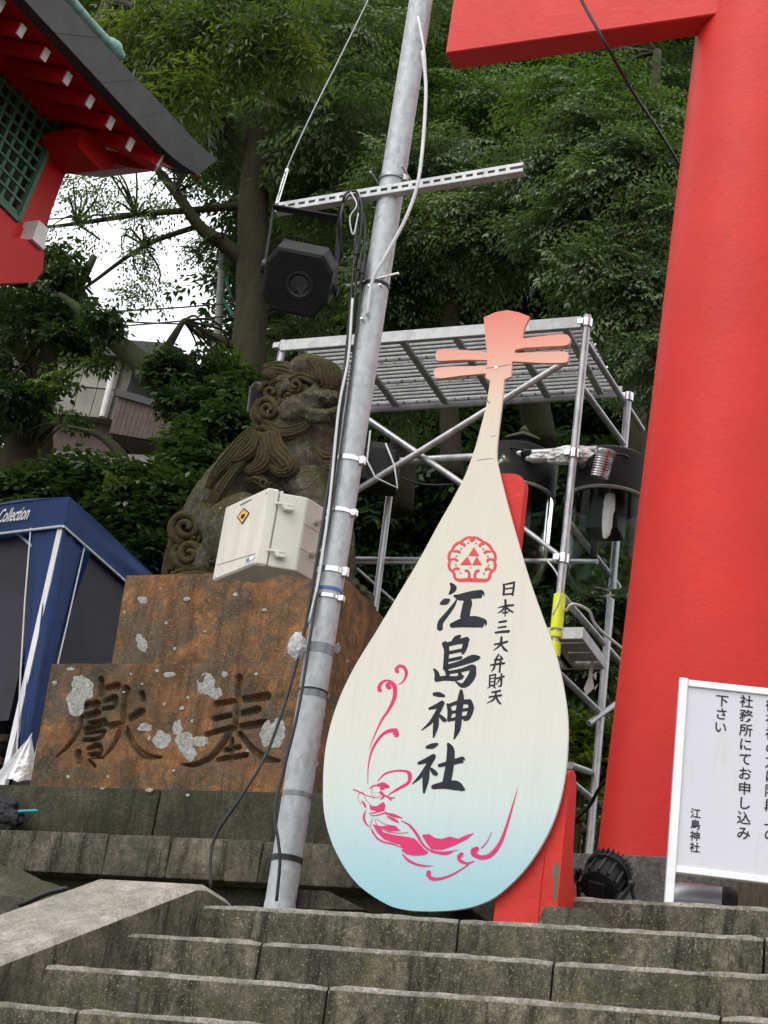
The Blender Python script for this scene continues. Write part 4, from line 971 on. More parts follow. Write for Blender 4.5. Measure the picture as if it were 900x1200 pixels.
# ================================================================== scaffold
SC = thing('scaffold_tower', 'grey steel pipe scaffold tower with a perforated deck behind the lute signboard', 'scaffold', (-3.5, 2.8, .0))
def pipe(a, b_, r=.0215, name='pipe', mat='pipe_steel', n=14): m = MB(); m.tube([a, b_], r, n); return m.build(name, M[mat], SC, True)
XR, XL = -2.625, -4.49; YF, YB = 2.4, 3.12
zd = PY(690, 375, YF).z
def leg(x, y, z0, z1): pipe(V(x, y, z0), V(x, y, z1), .0215, 'leg')
leg(XR, YF, .2, PY(688, 370, YF).z); leg(XR+.06, YB, .3, zd-.12); leg(XL, YF, 1.0, zd+.02); leg(XL, YB, 1.2, zd+.02)
for nm, y in (('A', 400), ('B', 452), ('C', 532), ('D', 610), ('E', 695), ('F', 782), ('G', 890)):
    z = PY(675, y, YF).z; pipe(V(XR, YF, z), V(XR+.06, YB+(.35 if nm in 'ADE' else 0), z), .018, 'rung')
def pipe2(p, q, Y0, Y1, r=.019, name='brace'): pipe(PY(*p, Y0), PY(*q, Y1), r, name)
pipe2((405, 583), (664, 423), YF+.03, YF+.03); pipe2((424, 487), (590, 600), YF+.08, YF+.08); pipe2((604, 612), (654, 650), YF+.08, YF+.08, .014)
pipe2((466, 541), (700, 527), YF+.12, YF+.12, .023, 'ledger'); pipe2((400, 655), (700, 658), YF+.5, YF+.2, .014, 'ledger'); pipe2((400, 659), (560, 661), YF+.52, YF+.3, .010, 'ledger')
pipe2((457, 575), (436, 740), YF+.3, YF+.3, .020, 'upright'); pipe2((690, 848), (740, 812), YF+.6, YF+.9, .016, 'brace'); pipe2((668, 897), (692, 905), YF, YB, .018, 'brace')
pipe(V(XR, YF, .28), V(XR+.06, YB, .30), .02, 'rung'); pipe2((418, 666), (470, 712), YF+.5, YF+.5, .008, 'brace')
# top frame and deck planks
nP = 3; wP = (YB-YF+.06)/nP
for i in range(nP):
    y0 = YF-.01+i*wP; m = MB(); xa, xb = XL+.06, XR-.03
    m.box((xa, y0+.012, zd-.032), (xb, y0+.018, zd)); m.box((xa, y0+wP-.018, zd-.032), (xb, y0+wP-.012, zd))
    ns_ = 5; ws_ = (wP-.044)/ns_
    for q in range(ns_): m.box((xa, y0+.0225+q*ws_, zd-.004), (xb, y0+.0225+(q+1)*ws_-.011, zd-.0005)); m.box((xa, y0+.0225+q*ws_, zd-.016), (xb, y0+.0255+q*ws_, zd-.0045))
    m.build('deck_plank', M['deck_steel'], SC)
    r_ = MB(); k = 0
    x = xa+.05
    while x < xb: r_.lathe((x, y0+.0118, zd-.018), [(.007, 0), (.007, .003)], (0, -1, 0), 8); r_.lathe((x+.04, y0+wP-.0182, zd-.020), [(.007, 0), (.007, .003)], (0, -1, 0), 8); x += .085
    r_.build('hole_glints', M['bright_steel'], SC, kind='stuff')  # bright discs stand in for sky light showing through the deck holes
for x in np.linspace(XL+.12, XR-.12, 6): m = MB(); m.box((x-.02, YF+.004, zd-.052), (x+.02, YB+.03, zd-.0335)); m.build('deck_joist', M['deck_steel'], SC)
m = MB(); m.box((XL, YF-.03, zd-.06), (XR-.025, YF-.012, zd+.012), .003); m.build('deck_edge', M['deck_steel'], SC)
m = MB(); m.box((XL, YB+.055, zd-.06), (XR, YB+.07, zd+.012), .003); m.build('deck_edge', M['deck_steel'], SC)
# couplers
for (x, y, z) in ((XR, YF, zd-.02), (XL, YF, zd-.02), (XR, YF, PY(675, 532, YF).z), (XR, YF, PY(660, 655, YF).z), (XR+.06, YB, zd-.1)):
    m = MB(); m.lathe((x, y, z-.03), [(.024, 0), (.03, .005), (.03, .055), (.024, .06)], (0, 0, 1), 14); m.obox(V(x-.03, y-.02, z), (1, 0, 0), (0, 1, 0), (0, 0, 1), (.02, .014, .02), .004); m.build('coupler', M['bright_steel'], SC, True)
# fluorescent sleeve on the front leg
for (a, b_) in ((697, 738), (741, 748), (753, 770)):
    z0, z1_ = PY(650, b_, YF).z, PY(652, a, YF).z; m = MB(); m.lathe((XR, YF, z0), [(.0225, 0), (.032, .002), (.032, z1_-z0-.002), (.0225, z1_-z0)], (0, 0, 1), 16); m.build('marker_sleeve', M['tape_yellow'], SC, True)
# low platform
LP = thing('low_platform', 'small grey steel working platform low on the scaffold beside the red pillar', 'platform', (-2.5, 2.7, 2.0))
zl = PY(660, 737, YF).z; x0, x1 = PY(615, 737, YF).x, PY(684, 737, YF).x; y1 = PZ(718, 773, zl).y
m = MB(); m.box((x0, YF, zl-.055), (x1, YF+.012, zl+.01), .003); m.box((x1-.012, YF+.0125, zl-.055), (x1, y1, zl+.01), .003); m.box((x0, y1-.012, zl-.055), (x1-.0125, y1, zl+.008)); m.build('edge_frame', M['deck_steel'], LP)
for i in range(3): w_ = (y1-YF-.03)/3; m = MB(); m.box((x0+.002, YF+.014+i*w_, zl-.02), (x1-.014, YF+.014+(i+1)*w_-.012, zl-.004)); m.build('plank', M['deck_steel'], LP)
m = MB(); m.box((x0+.1, YF+.0125, zl-.052), (x0+.14, y1-.0125, zl-.021)); m.box((x1-.2, YF+.0125, zl-.052), (x1-.16, y1-.0125, zl-.021)); m.build('joist', M['deck_steel'], LP)
# glass bell lamps hung inside the scaffold
def bell(cx_, ytop, ybot, Y, wpx, label):
    c = PY(cx_, ytop, Y); zb_ = PY(cx_-4, ybot, Y).z; k = mpp(c); r = wpx/2*k
    o = thing('bell_lamp', label, 'lamp', (c.x, Y, zb_), 'glass bell lamps in the scaffold')
    hcap = .235
    m = MB(); m.lathe((c.x, Y, c.z), [(r*.2, .02), (r*.86, .012), (r*.98, -.01), (r*1.0, -.05), (r*1.0, -hcap), (r*.9, -hcap-.006)], (0, 0, 1), 40); m.build('cap', M['black_metal'], o, True)
    m = MB(); m.lathe((c.x, Y, c.z-hcap-.004), [(r*1.0, 0), (r*1.03, -.008), (r*1.0, -.018), (r*.9, -.01)], (0, 0, 1), 40, False); m.build('rim', M['pipe_steel'], o, True)
    H = c.z-hcap-.02-zb_
    prof = [(r*.98, H), (r*.98, H*.45), (r*.95, H*.27), (r*.84, H*.12), (r*.62, H*.035), (r*.3, 0), (r*.02, 0)]
    prof += [(r*.02, .008), (r*.3, .008), (r*.6, H*.035+.008), (r*.81, H*.12+.006), (r*.92, H*.27+.002), (r*.95, H*.45), (r*.95, H)]
    m = MB(); m.lathe((c.x, Y, zb_), prof, (0, 0, 1), 40, False); m.build('glass_bell', M['lamp_glass'], o, pi)
    m = MB(); m.tube([V(c.x-.05, Y, c.z-hcap), V(c.x-.05, Y, zb_+.2)], .02, 10); m.obox(V(c.x, Y, c.z-hcap-.1), (1, 0, 0), (0, 1, 0), (0, 0, 1), (.09, .09, .1), .01); m.build('lamp_core', M['black_metal'], o, True)
    m = MB(); m.tube([V(c.x+r*.2, Y-r*1.0, c.z-.06), V(c.x+r*.2, Y-r*1.12, c.z-.07), V(c.x+r*.6, Y-r*.95, c.z-.07), V(c.x+r*.62, Y-r*.75, c.z-.06)], .007, 8); m.build('handle', M['black_plastic'], o, True)
    return o
bell(606, 537, 688, YF+.32, 98, 'glass bell lamp with black cap beside the red stand top'); bell(716, 543, 694, YF+.36, 100, 'glass bell lamp with black cap next to the torii pillar')
def vent(px, py, Y, k, label, ang):
    c = PY(px, py, Y); ax = V(sin(ang), -.25, cos(ang)).normalized(); prof = []
    for i in range(9): prof += [(.036*k, .012*i*k), (.044*k, .012*i*k+.003*k), (.044*k, .012*i*k+.008*k)]
    prof += [(.05*k, .112*k), (.05*k, .13*k), (.03*k, .135*k)]
    m = MB(); m.lathe(c-ax*.06*k, prof, ax, 22); setp(m.build('duct_fitting', M['bright_steel'], None, True), label, 'duct fitting', 'ribbed metal duct fittings')
vent(706, 545, YF+.02, 1.15, 'ribbed silver duct fitting in front of the black lamp cap', .25); vent(587, 545, YF+.12, .8, 'ribbed silver duct fitting peeking out beside the board neck', .9)
crumple('plastic_bag', PY(668, 533, YF+.05), (.12, .05, .05), 8, 'white_plastic', 'white crumpled plastic bag draped over the scaffold rail by the front leg', 'plastic bag', 4)
crumple('plastic_bag', PY(632, 537, YF+.1), (.08, .04, .022), 15, 'white_plastic', 'small white plastic scrap on top of the black lamp cap', 'plastic bag', 3)
crumple('black_tape_ball', PY(617, 531, YF+.1), (.03, .03, .025), 19, 'black_plastic', 'small black knot of tape on the scaffold rail', 'tape', 3)
crumple('white_rag', PY(713, 600, YF+.25), (.03, .02, .16), 23, 'paper_white', 'white cloth strip hanging inside the glass lamp by the pillar', 'cloth', 4)
def shide(label, px, py):
    m = MB(); pts = [(px, py-34), (px+3, py-34), (px+1, py-12), (px+6, py-16), (px+4, py+6), (px+8, py-2), (px-6, py+12), (px-9, py+4), (px-4, py-8)]
    m.prism([PY(x, y, YF+.4) for x, y in pts], (0, .004, 0)); setp(m.build('paper_tag', M['paper_white'], None), label, 'paper')
shide('white paper strip hanging below the low platform', 693, 803)
# stage lamp left of the board
bl = thing('stage_lamp', 'black boxy stage lamp with loose cables between the pole and the lute board', 'lamp', PY(445, 570, YF+.1))
c = PY(443, 552, YF+.12); k = mpp(c)
m = MB(); m.obox(c, V(.95, .3, -.05), V(-.3, .95, 0), (0, 0, 1), (24*k, 18*k, 24*k), .02); m.build('housing', M['black_metal'], bl)
m = MB(); m.obox(c+V(-.02, 0, 26*k), V(.95, .3, 0), V(-.3, .95, 0), (0, 0, 1), (15*k, 12*k, 8*k), .015); m.build('top_vent', M['black_plastic'], bl)
m = MB(); m.tube([PY(434, 505, YF+.05), PY(430, 540, YF), PY(440, 560, YF-.02), PY(466, 572, YF-.02), PY(462, 545, YF), PY(452, 520, YF+.05)], .006, 7); m.build('cord', M['grey_cable'], bl, True)
cable('lamp_lead', [(470,560,YF+.05),(500,568,YF+.1),(540,565,YF+.1),(560,545,YF+.12)], .006, 'black_rubber', 'thin dark lead sagging under the scaffold ledger left of the board')
cable('lamp_lead', [(663,716,YF),(672,708,YF-.02),(690,716,YF+.1),(700,735,YF+.3),(735,765,YF+.6)], .008, 'grey_cable', 'pale lead looping over the low platform beside the yellow sleeve')
cable('lamp_lead', [(640,655,YF+.1),(654,675,YF),(656,700,YF-.03),(648,720,YF-.03)], .005, 'grey_cable', 'thin pale lead running down the front scaffold leg')
cable('lamp_lead', [(725,900,2.2),(705,920,2.3),(690,945,2.5),(670,965,2.6),(655,985,2.7)], .009, 'black_rubber', 'black lead lying on the soil between board and pillar')
# black camera-like lamp behind the statue's ear
sl_ = thing('spot_lamp', 'small black spot lamp clamped to the scaffold behind the statue head', 'lamp', PY(306, 470, 2.9))
c = PY(306, 468, 2.9); m = MB(); m.lathe(c, [(.05, -.1), (.075, -.09), (.085, .06), (.06, .1)], V(.3, -.5, .8), 18); m.build('housing', M['black_plastic'], sl_, True)
m = MB(); m.tube([c+V(.05, 0, .12), c+V(.16, -.02, .14), c+V(.2, 0, .05)], .022, 10); m.build('clamp', M['bright_steel'], sl_, True)
# ================================================================== notice board on the right
NB = PY(800, 797, .4); zt2 = NB.z; NR = PZ(900, 808, zt2); su = (NR-NB); su.z = 0; su.normalize(); sn = V(su.y, -su.x, 0)
zbt = PY(797, 1018, .4).z
nb = thing('notice_board', 'white notice board with aluminium frame and black writing in front of the red pillar', 'notice board', (NB.x, NB.y, .172))
def sb(m, s0, s1, z0, z1, d0, d1, bev=.002): m.obox(V(NB.x, NB.y, (z0+z1)/2)+su*((s0+s1)/2)-sn*((d0+d1)/2), su, -sn, (0, 0, 1), ((s1-s0)/2, (d1-d0)/2, (z1-z0)/2), bev)
WN = .72
m = MB(); sb(m, -.012, .020, .17, zt2+.008, -.006, .03); m.build('post', M['aluminium_white'], nb)
m = MB(); sb(m, WN, WN+.032, .17, zt2+.008, -.006, .03); m.build('post', M['aluminium_white'], nb)
m = MB(); sb(m, .0205, WN-.0005, zt2-.022, zt2+.004, -.004, .024); m.build('rail', M['aluminium_white'], nb)
m = MB(); sb(m, .0205, WN-.0005, zbt-.012, zbt+.012, -.004, .024); m.build('rail', M['aluminium_white'], nb)
t = NT('notice_white'); st_ = t.noise(3, 6, .75, (5, 5, .8), .4)
c = t.mix(t.ramp(st_, [(.52, 0.0), (.72, .55)]), (.62, .63, .68), (.50, .50, .34)); t.set(c, .4, 0, .4); M['notice_white'] = t.m
m = MB(); sb(m, .021, WN-.001, zbt+.0125, zt2-.0225, .004, .012, 0); m.build('panel', M['notice_white'], nb)
def glyphs(mb, text, place, size, bold=.0):
    """place(i) -> (origin point of the character's lower left corner, right, up)"""
    c_ = bpy.data.curves.new('g', 'FONT'); o_ = bpy.data.objects.new('g', c_); COL.objects.link(o_); c_.size = size; c_.offset = bold; c_.resolution_u = 3
    for i, chh in enumerate(text):
        c_.body = chh; me = eval_mesh(o_); org, rx, uy = place(i)
        mb.add([org+rx*v.co.x+uy*v.co.y for v in me.vertices], [tuple(p.vertices) for p in me.polygons]); bpy.data.meshes.remove(me)
    bpy.data.objects.remove(o_)
def sign_pt(px, py):
    d = ray(px, py); P0 = NB+sn*(-.003); t_ = (P0-CAM).dot(sn)/d.dot(sn); return CAM+d*t_
UZ = V(0, 0, 1)
tx = MB()
def column(text, px0, py0, px1, py1, size):
    a, b_ = sign_pt(px0, py0), sign_pt(px1, py1); n_ = len(text)
    def place(i): p = a.lerp(b_, i/max(1, n_-1)); return p-su*size*.48-UZ*size*.38+sn*.0005, su, UZ
    glyphs(tx, text, place, size, .0006)
kk = mpp(NB)
column('下さい', 846, 821, 844, 852, 15.5*kk); column('社務所にてお申し込み', 874.5, 822, 871, 976, 16*kk)
column('御祈祷の方は階段上の', 905, 827, 903, 978, 16*kk); column('江島神社', 815, 953, 814, 993, 12*kk)
tx.build('lettering', M['ink_black'], nb)
# LED par light on the upper step
pl = thing('par_light', 'black finned stage par light on the step between stand and notice board', 'stage light', PY(710, 1050, .52))
pc = PY(708, 1029, .50); k = mpp(pc)*.9; ax = V(.10, .62, .62).normalized(); hx = V(.98, .1, -.1); hx = (hx-ax*hx.dot(ax)).normalized(); hz = ax.cross(hx)
m = MB(); m.lathe(pc, [(20*k, -26*k), (24*k, -24*k), (25*k, -10*k), (25*k, 6*k), (30*k, 8*k), (30*k, 12*k), (27*k, 14*k), (27*k, 24*k), (24*k, 25*k)], ax, 36); m.build('body', M['black_metal'], pl, True)
for i in range(26):
    q = 2*pi*i/26; r_ = hx*cos(q)+hz*sin(q); tq = ax.cross(r_)
    m = MB() if i == 0 else m; m.obox(pc+r_*(27.5*k)+ax*(17*k), r_, tq, ax, (3.2*k, .8*k, 9*k)); 
m.build('cooling_fins', M['black_metal'], pl)
m = MB()
for i in range(12): q = 2*pi*i/12; r_ = hx*cos(q)+hz*sin(q); m.obox(pc+r_*(26*k)-ax*(8*k), r_, ax.cross(r_), ax, (2*k, 1.6*k, 14*k))
m.build('rib', M['black_plastic'], pl)
m = MB(); m.obox(pc-ax*(27*k), hx, hz, ax, (11*k, 11*k, 3*k), .004); m.build('rear_box', M['black_plastic'], pl)
zs_ = .171
for s in (-1, 1):
    h0 = pc+hx*(36*k*s); m = MB(); m.lathe(h0-hx*4*k*s, [(4*k, 0), (6*k, 2*k), (6*k, 8*k), (3*k, 9*k)], hx*s, 14); m.build('knob', M['black_plastic'], pl, True)
    m = MB(); m.bar(h0, V(h0.x+.012*s, pc.y+.10, zs_), .006, .03, (0, 1, 0)); m.bar(h0+hx*2*k*s, V(h0.x-.004*s, pc.y-.12, zs_), .006, .024, (0, 1, 0)); m.build('yoke', M['black_metal'], pl)
m = MB(); m.bar(V(pc.x-.14, pc.y-.12, zs_+.004), V(pc.x+.14, pc.y-.12, zs_+.004), .03, .006); m.build('base_bar', M['black_metal'], pl)
# grey drum and timber block behind the notice board
a = PY(802, 1044, .62); m = MB(); r = 22*mpp(a); ca_ = V(a.x-.02, a.y, .172+r)
dr = thing('flood_lamp', 'grey cylindrical flood lamp lying on the step under the notice board', 'lamp', ca_-V(0, 0, r))
m.lathe(ca_, [(r*.9, -.02), (r, 0), (r, .15), (r*.98, .152)], V(1, .25, 0), 32); m.build('barrel', M['drum_grey'], dr, True)
m = MB(); m.lathe(ca_+V(1, .25, 0).normalized()*.153, [(r*.96, 0), (r*1.02, .006), (r*1.02, .03), (r*.8, .05), (r*.6, .055)], V(1, .25, 0), 32); m.build('front_ring', M['black_metal'], dr, True)
a = PY(872, 1036, .9); m = MB(); m.box((a.x, .75, .168), (a.x+.4, .98, a.z+.04), .005); setp(m.build('timber_block', M['wood_grey'], None), 'brown timber block behind the notice board at the picture edge', 'block')

# ================================================================== tent on the left terrace
TY = 2.5; tc = PY(82, 582, TY); tvb = PY(75, 617, TY); TZ = .80
tent = thing('canopy_tent', 'navy blue canopy tent with white piping beside the stone pedestal', 'tent', (tc.x-1.2, TY+1.3, TZ))
fdir = PZ(0, 596, tc.z-.02)-tc; fdir.z = 0; fdir.normalize()          # along the front valance, to the left
sdir = PZ(178, 671, tc.z)-tc; sdir.z = 0; sdir.normalize()            # along the right valance, to the back
Lf, Ls = 2.6, 2.6; hv = tc.z-tvb.z
def cloth(mb, a, b_, c, d, nu=10, nv=8, amp=.012, seed=0.0, nrm=None, ridges=0.0):
    """quad a-b (top) d-c (bottom) with gentle folds"""
    n_ = nrm or ((b_-a).cross(d-a)).normalized(); vs = []; fs = []
    for j in range(nv+1):
        for i in range(nu+1):
            u, v = i/nu, j/nv; p = (a.lerp(b_, u)).lerp(d.lerp(c, u), v)
            f = amp*mnoise.noise(Vector((u*4+seed, v*3, seed)))*(1-abs(2*u-1)**4)+ridges*sin(u*pi*5+seed+v*.6)*min(1, v*3)*min(1, 6*u, 6*(1-u))
            vs.append(p+n_*f)
    for j in range(nv):
        for i in range(nu): fs.append((j*(nu+1)+i, j*(nu+1)+i+1, (j+1)*(nu+1)+i+1, (j+1)*(nu+1)+i))
    mb.add(vs, fs)
dn = V(0, 0, -hv); fl = tc+fdir*Lf; sb_ = tc+sdir*Ls; fb = tc+fdir*Lf+sdir*Ls
m = MB(); cloth(m, tc, fl, fl+dn, tc+dn, 24, 6, .012, 1.0); m.build('front_valance', M['tent_blue'], tent, pi)
m = MB(); cloth(m, tc, sb_, sb_+dn, tc+dn, 24, 6, .02, 2.0); m.build('side_valance', M['tent_blue'], tent, pi)
pk = (tc+fb)/2+V(0, 0, .75); m = MB(); fs = []
for a, b_ in ((tc, fl), (fl, fb), (fb, sb_), (sb_, tc)): cloth(m, pk.lerp(a, .02), pk.lerp(b_, .02), b_, a, 14, 10, .03, a.x)
m.build('roof', M['tent_blue'], tent, pi)
m = MB(); cloth(m, fl, fb, fb+dn, fl+dn, 12, 3, .01, 5); cloth(m, sb_, fb, fb+dn, sb_+dn, 12, 3, .01, 6); m.build('rear_valance', M['tent_blue'], tent, pi)
def strip(pts, r, name, mat='piping_white'): m = MB(); m.tube(pts, r, 7); m.build(name, M[mat], tent, True)
strip([tc+dn+V(0, -.006, 0), fl+dn+V(0, -.006, 0)], .008, 'piping'); strip([tc+dn+V(.004, -.004, 0), sb_+dn+V(.006, 0, 0)], .008, 'piping')
nF = fdir.cross(V(0, 0, 1)); nF = nF if nF.y < 0 else -nF
def onfront(px, py, off=0.0):
    d = ray(px, py); P0 = tc-nF*.02+nF*off; t_ = (P0-CAM).dot(nF)/d.dot(nF); return CAM+d*t_
nS = V(0, 0, 1).cross(sdir); nS = nS if nS.x > 0 else -nS
def onside(px, py):
    d = ray(px, py); P0 = tc-nS*.02; t_ = (P0-CAM).dot(nS)/d.dot(nS); return CAM+d*t_
legp = V(tc.x, tc.y, 0)+fdir*.03+sdir*.03
A = onfront(38, 620); Bq = onfront(76, 613); bot = onfront(27, 888)
m = MB(); cloth(m, A, Bq, bot+fdir*-.02, bot+fdir*.03, 18, 16, .008, 3.1, nF, .008); 
Cc = onside(76, 613); Dd = onside(97, 638)
cloth(m, Bq, Dd, bot+sdir*.05-fdir*.025, bot-fdir*.02, 10, 16, .02, 4.7, nS, .008); m.build('tied_curtain', M['tent_blue'], tent, pi)
strip([A+nF*.016, A.lerp(bot+fdir*.03, .33)+nF*.03, A.lerp(bot+fdir*.03, .66)+nF*.03, bot+fdir*.03+nF*.02], .0048, 'piping'); strip([Dd+nS*.016, Dd.lerp(bot+sdir*.05, .33)+nS*.03, Dd.lerp(bot+sdir*.05, .66)+nS*.03-fdir*.012, bot+sdir*.05+nS*.02-fdir*.025], .0048, 'piping')
for p in (legp, fl+sdir*.03-fdir*.03, sb_-sdir*.03+fdir*.03, fb-sdir*.03-fdir*.03):
    m = MB(); m.box((p.x-.018, p.y-.018, TZ-.1), (p.x+.018, p.y+.018, tc.z-.01)); m.build('leg', M['aluminium_white'], tent)
# grey walls at the back and far side, underside braces
m = MB(); cloth(m, sb_+dn*.3-sdir*.05, fb+dn*.3-sdir*.05, V(fb.x, fb.y, TZ-.05)-sdir*.05, V(sb_.x, sb_.y, TZ-.05)-sdir*.05, 20, 8, .05, 8.0); m.build('rear_wall', M['tent_grey'], tent, pi)
m = MB(); cloth(m, fl+dn*.3-fdir*.05, fb+dn*.3-fdir*.05, V(fb.x, fb.y, TZ-.05)-fdir*.05, V(fl.x, fl.y, TZ-.05)-fdir*.05, 20, 8, .05, 9.0); m.build('side_wall', M['tent_grey'], tent, pi)
fp0 = tc+fdir*.16+dn*.9+sdir*.10; fp1 = tc+fdir*Lf+dn*.9+sdir*.10; zlow = onfront(20, 838).z
m = MB(); cloth(m, fp0, fp1, V(fp1.x, fp1.y, zlow), V(fp0.x, fp0.y, zlow), 24, 10, .05, 15.0, None, .006); m.build('front_wall', M['tent_grey'], tent, pi)
w0 = tc+sdir*.42+dn*.92-nS*.03; w1 = sb_+dn*.92-nS*.03
m = MB(); cloth(m, w0, w1, V(w1.x, w1.y, TZ-.05), V(w0.x, w0.y, TZ-.05)-sdir*.38, 14, 10, .02, 12.0); m.build('side_wall', M['tent_grey'], tent, pi)
m = MB(); q0 = legp+fdir*.05+sdir*.05; m.tube([q0+V(0, 0, tc.z-.40), q0+fdir*.5+V(0, 0, tc.z-.06)], .010, 8); m.tube([q0+V(0, 0, tc.z-.40), q0+sdir*.5+V(0, 0, tc.z-.06)], .010, 8); m.build('brace', M['aluminium_white'], tent, True)
# word on the valance, italic
wm = MB(); e0 = onfront(35, 600, .03)
rx = -fdir; szv = 25*mpp(e0); UV = (UZ+rx*.25)
c_ = bpy.data.curves.new('g', 'FONT'); o_ = bpy.data.objects.new('g', c_); COL.objects.link(o_); c_.size = szv; c_.body = 'Collection'; c_.offset = .002; c_.resolution_u = 3; me = eval_mesh(o_)
xm = max(v.co.x for v in me.vertices); ps = []
for v in me.vertices: ps.append(e0+rx*((v.co.x-xm)*.46)+UV*((v.co.y-.35*szv))+nF*.0)
wm.add(ps, [tuple(p.vertices) for p in me.polygons]); bpy.data.objects.remove(o_); wm.build('lettering', M['print_white'], tent)
m = MB(); W = [PY(*p, 1.75) for p in ((34, 868), (46, 905), (38, 921), (-6, 921), (-14, 912), (12, 898))]; ap = PY(37, 862, 1.9)
n_w = 14; rows = []
for j in range(9):
    for i in range(n_w+1):
        u = i/n_w; v_ = j/8; lo_ = PY(-14+58*u, 921-6*abs(sin(u*9)), 1.70+.22*abs(u-.5)); p = ap.lerp(lo_, v_)
        rows.append(p+V(0, -.05*v_*sin(u*pi)-.014*sin(u*17+v_*2)*v_, .02*sin(u*pi)*(1-v_)))
m.add(rows, [(j*(n_w+1)+i, j*(n_w+1)+i+1, (j+1)*(n_w+1)+i+1, (j+1)*(n_w+1)+i) for j in range(8) for i in range(n_w)])
setp(m.build('weight_bag', M['clear_film'], None, pi), 'clear plastic sheet bag at the foot of the tent curtain', 'bag')
bb = PY(8, 958, 1.42); crumple('black_bag', bb+V(-.06, 0, .005), (.16, .08, .10), 37, 'fabric_black', 'crumpled black bag on the ledge of the stone base', 'bag', 4)
m = MB(); a, b_ = PY(22, 951, 1.36), PY(44, 950, 1.36); m.tube([a, b_], .008, 10); setp(m.build('umbrella_handle', M['teal'], None, True), 'teal stick poking out of the black bag', 'stick')
m = MB(); a = PY(30, 853, 3.2); m.obox(a+V(-.1, .2, 0), (1, 0, 0), (0, 1, 0), (0, 0, 1), (.35, .25, .03), .01); 
rc = thing('red_table', 'red topped folding table inside the tent behind the curtain', 'table', (a.x-.1, 3.4, TZ)); m.build('top', M['plastic_red'], rc)
for sx in (-1, 1):
    for sy in (-1, 1): m = MB(); p = a+V(-.1+.3*sx, .2+.2*sy, 0); m.tube([p+V(0, 0, -.02), V(p.x, p.y, TZ-.05)], .012, 8); m.build('leg', M['aluminium_white'], rc, True)
# seated person at the left edge, mostly outside the picture
def person():
    hp = PY(0, 868, 3.0); root = thing('person', 'person in dark clothes and black mask sitting in the blue tent', 'person', (hp.x-.1, 3.05, TZ))
    P = lambda x, y, z: hp+V(x, y, z)
    vs = [P(-.08,.05,-.62), P(-.06,.04,-.38), P(-.05,.03,-.24), P(-.03,.01,-.14), P(0,0,-.02), P(.01,-.005,.07),
          P(-.05,-.15,-.26), P(.02,-.2,-.48), P(.2,-.12,-.52), P(-.05,.2,-.26), P(.02,.22,-.48), P(.2,.1,-.52),
          P(-.06,-.10,-.66), P(.34,-.12,-.62), P(.34,-.12,-1.02), P(.44,-.12,-1.06), P(-.06,.16,-.66), P(.34,.16,-.62), P(.34,.16,-1.02), P(.44,.16,-1.06)]
    es = [(0,1),(1,2),(2,3),(3,4),(4,5),(2,6),(6,7),(7,8),(2,9),(9,10),(10,11),(0,12),(12,13),(13,14),(14,15),(0,16),(16,17),(17,18),(18,19)]
    rs = [.15,.14,.11,.055,.085,.08,.06,.045,.032,.06,.045,.032,.09,.065,.045,.04,.09,.065,.045,.04]
    off = Vector(root.location); me = bpy.data.meshes.new('body'); me.from_pydata([v-off for v in vs], es, [])
    o = bpy.data.objects.new('body', me); COL.objects.link(o); o.parent = root
    md = o.modifiers.new('s', 'SKIN'); sv = me.skin_vertices[0].data
    for i, r in enumerate(rs): sv[i].radius = (r, r*1.12 if i == 4 else r)
    sv[0].use_root = True; ss = o.modifiers.new('d', 'SUBSURF'); ss.levels = 2; ss.render_levels = 2
    me2 = eval_mesh(o); o.modifiers.clear(); o.data = me2; me2.materials.clear(); me2.materials.append(M['skin']); me2.materials.append(M['fabric_black'])
    for p in me2.polygons:
        p.use_smooth = True; z = (p.center+off).z-hp.z
        p.material_index = 0 if z > -.15 or (p.center.x+off.x-hp.x > .13 and -.6 < z < -.4) else 1
    m = MB(); m.ell(hp+V(-.03, .0, .055), (.105, .10, .095)); m.ell(hp+V(-.07, 0, -.03), (.07, .09, .10)); m.build('hair', M['hair_black'], root, True)
    m = MB(); m.ell(hp+V(.055, -.01, -.055), (.055, .07, .05)); m.build('mask', M['fabric_black'], root, True)
    m = MB(); m.ell(hp+V(.0, -.095, -.01), (.02, .012, .032)); m.ell(hp+V(.0, .095, -.01), (.02, .012, .032)); m.build('ear', M['skin'], root, True)
    m = MB(); m.ell(hp+V(.088, -.035, .01), (.008, .014, .008)); m.ell(hp+V(.088, .035, .01), (.008, .014, .008)); m.build('eye', M['hair_black'], root, True)
person()

# ================================================================== red shrine building, top left
SX = -6.3
sh = thing('shrine_building', 'vermilion shrine building with dark curved eave and green lattice window', 'building', PX(10, 300, SX-.5))
def Sx(px, py, d=0.0): return PX(px, py, SX-d)
up_e = [(-420,-560),(-70,-165),(0,-80),(75,0),(125,55),(175,107),(205,139),(230,166),(255,187)]
lo_e = [(-460,-540),(-110,-150),(-40,-80),(29,0),(75,50),(135,115),(170,152),(202,184),(232,205)]
S1, S2 = spline(up_e, 4), spline(lo_e, 4)
m = MB(); n_ = len(S1); vs = [Sx(p[0], p[1]) for p in S1]+[Sx(p[0], p[1]) for p in S2]
vs += [v+V(-2.6, 0, 1.15+.0*i) for i, v in enumerate(vs[:n_])]+[v+V(-.16, 0, .03) for v in vs[n_:]]
fs = []
for i in range(n_-1): fs += [(i, i+1, n_+i+1, n_+i), (i+1, i, 2*n_+i, 2*n_+i+1), (n_+i, n_+i+1, 3*n_+i+1, 3*n_+i)]
fs.append((n_-1, 2*n_-1, 4*n_-1, 3*n_-1)); m.add(vs, fs); m.build('roof', M['roof_dark'], sh)
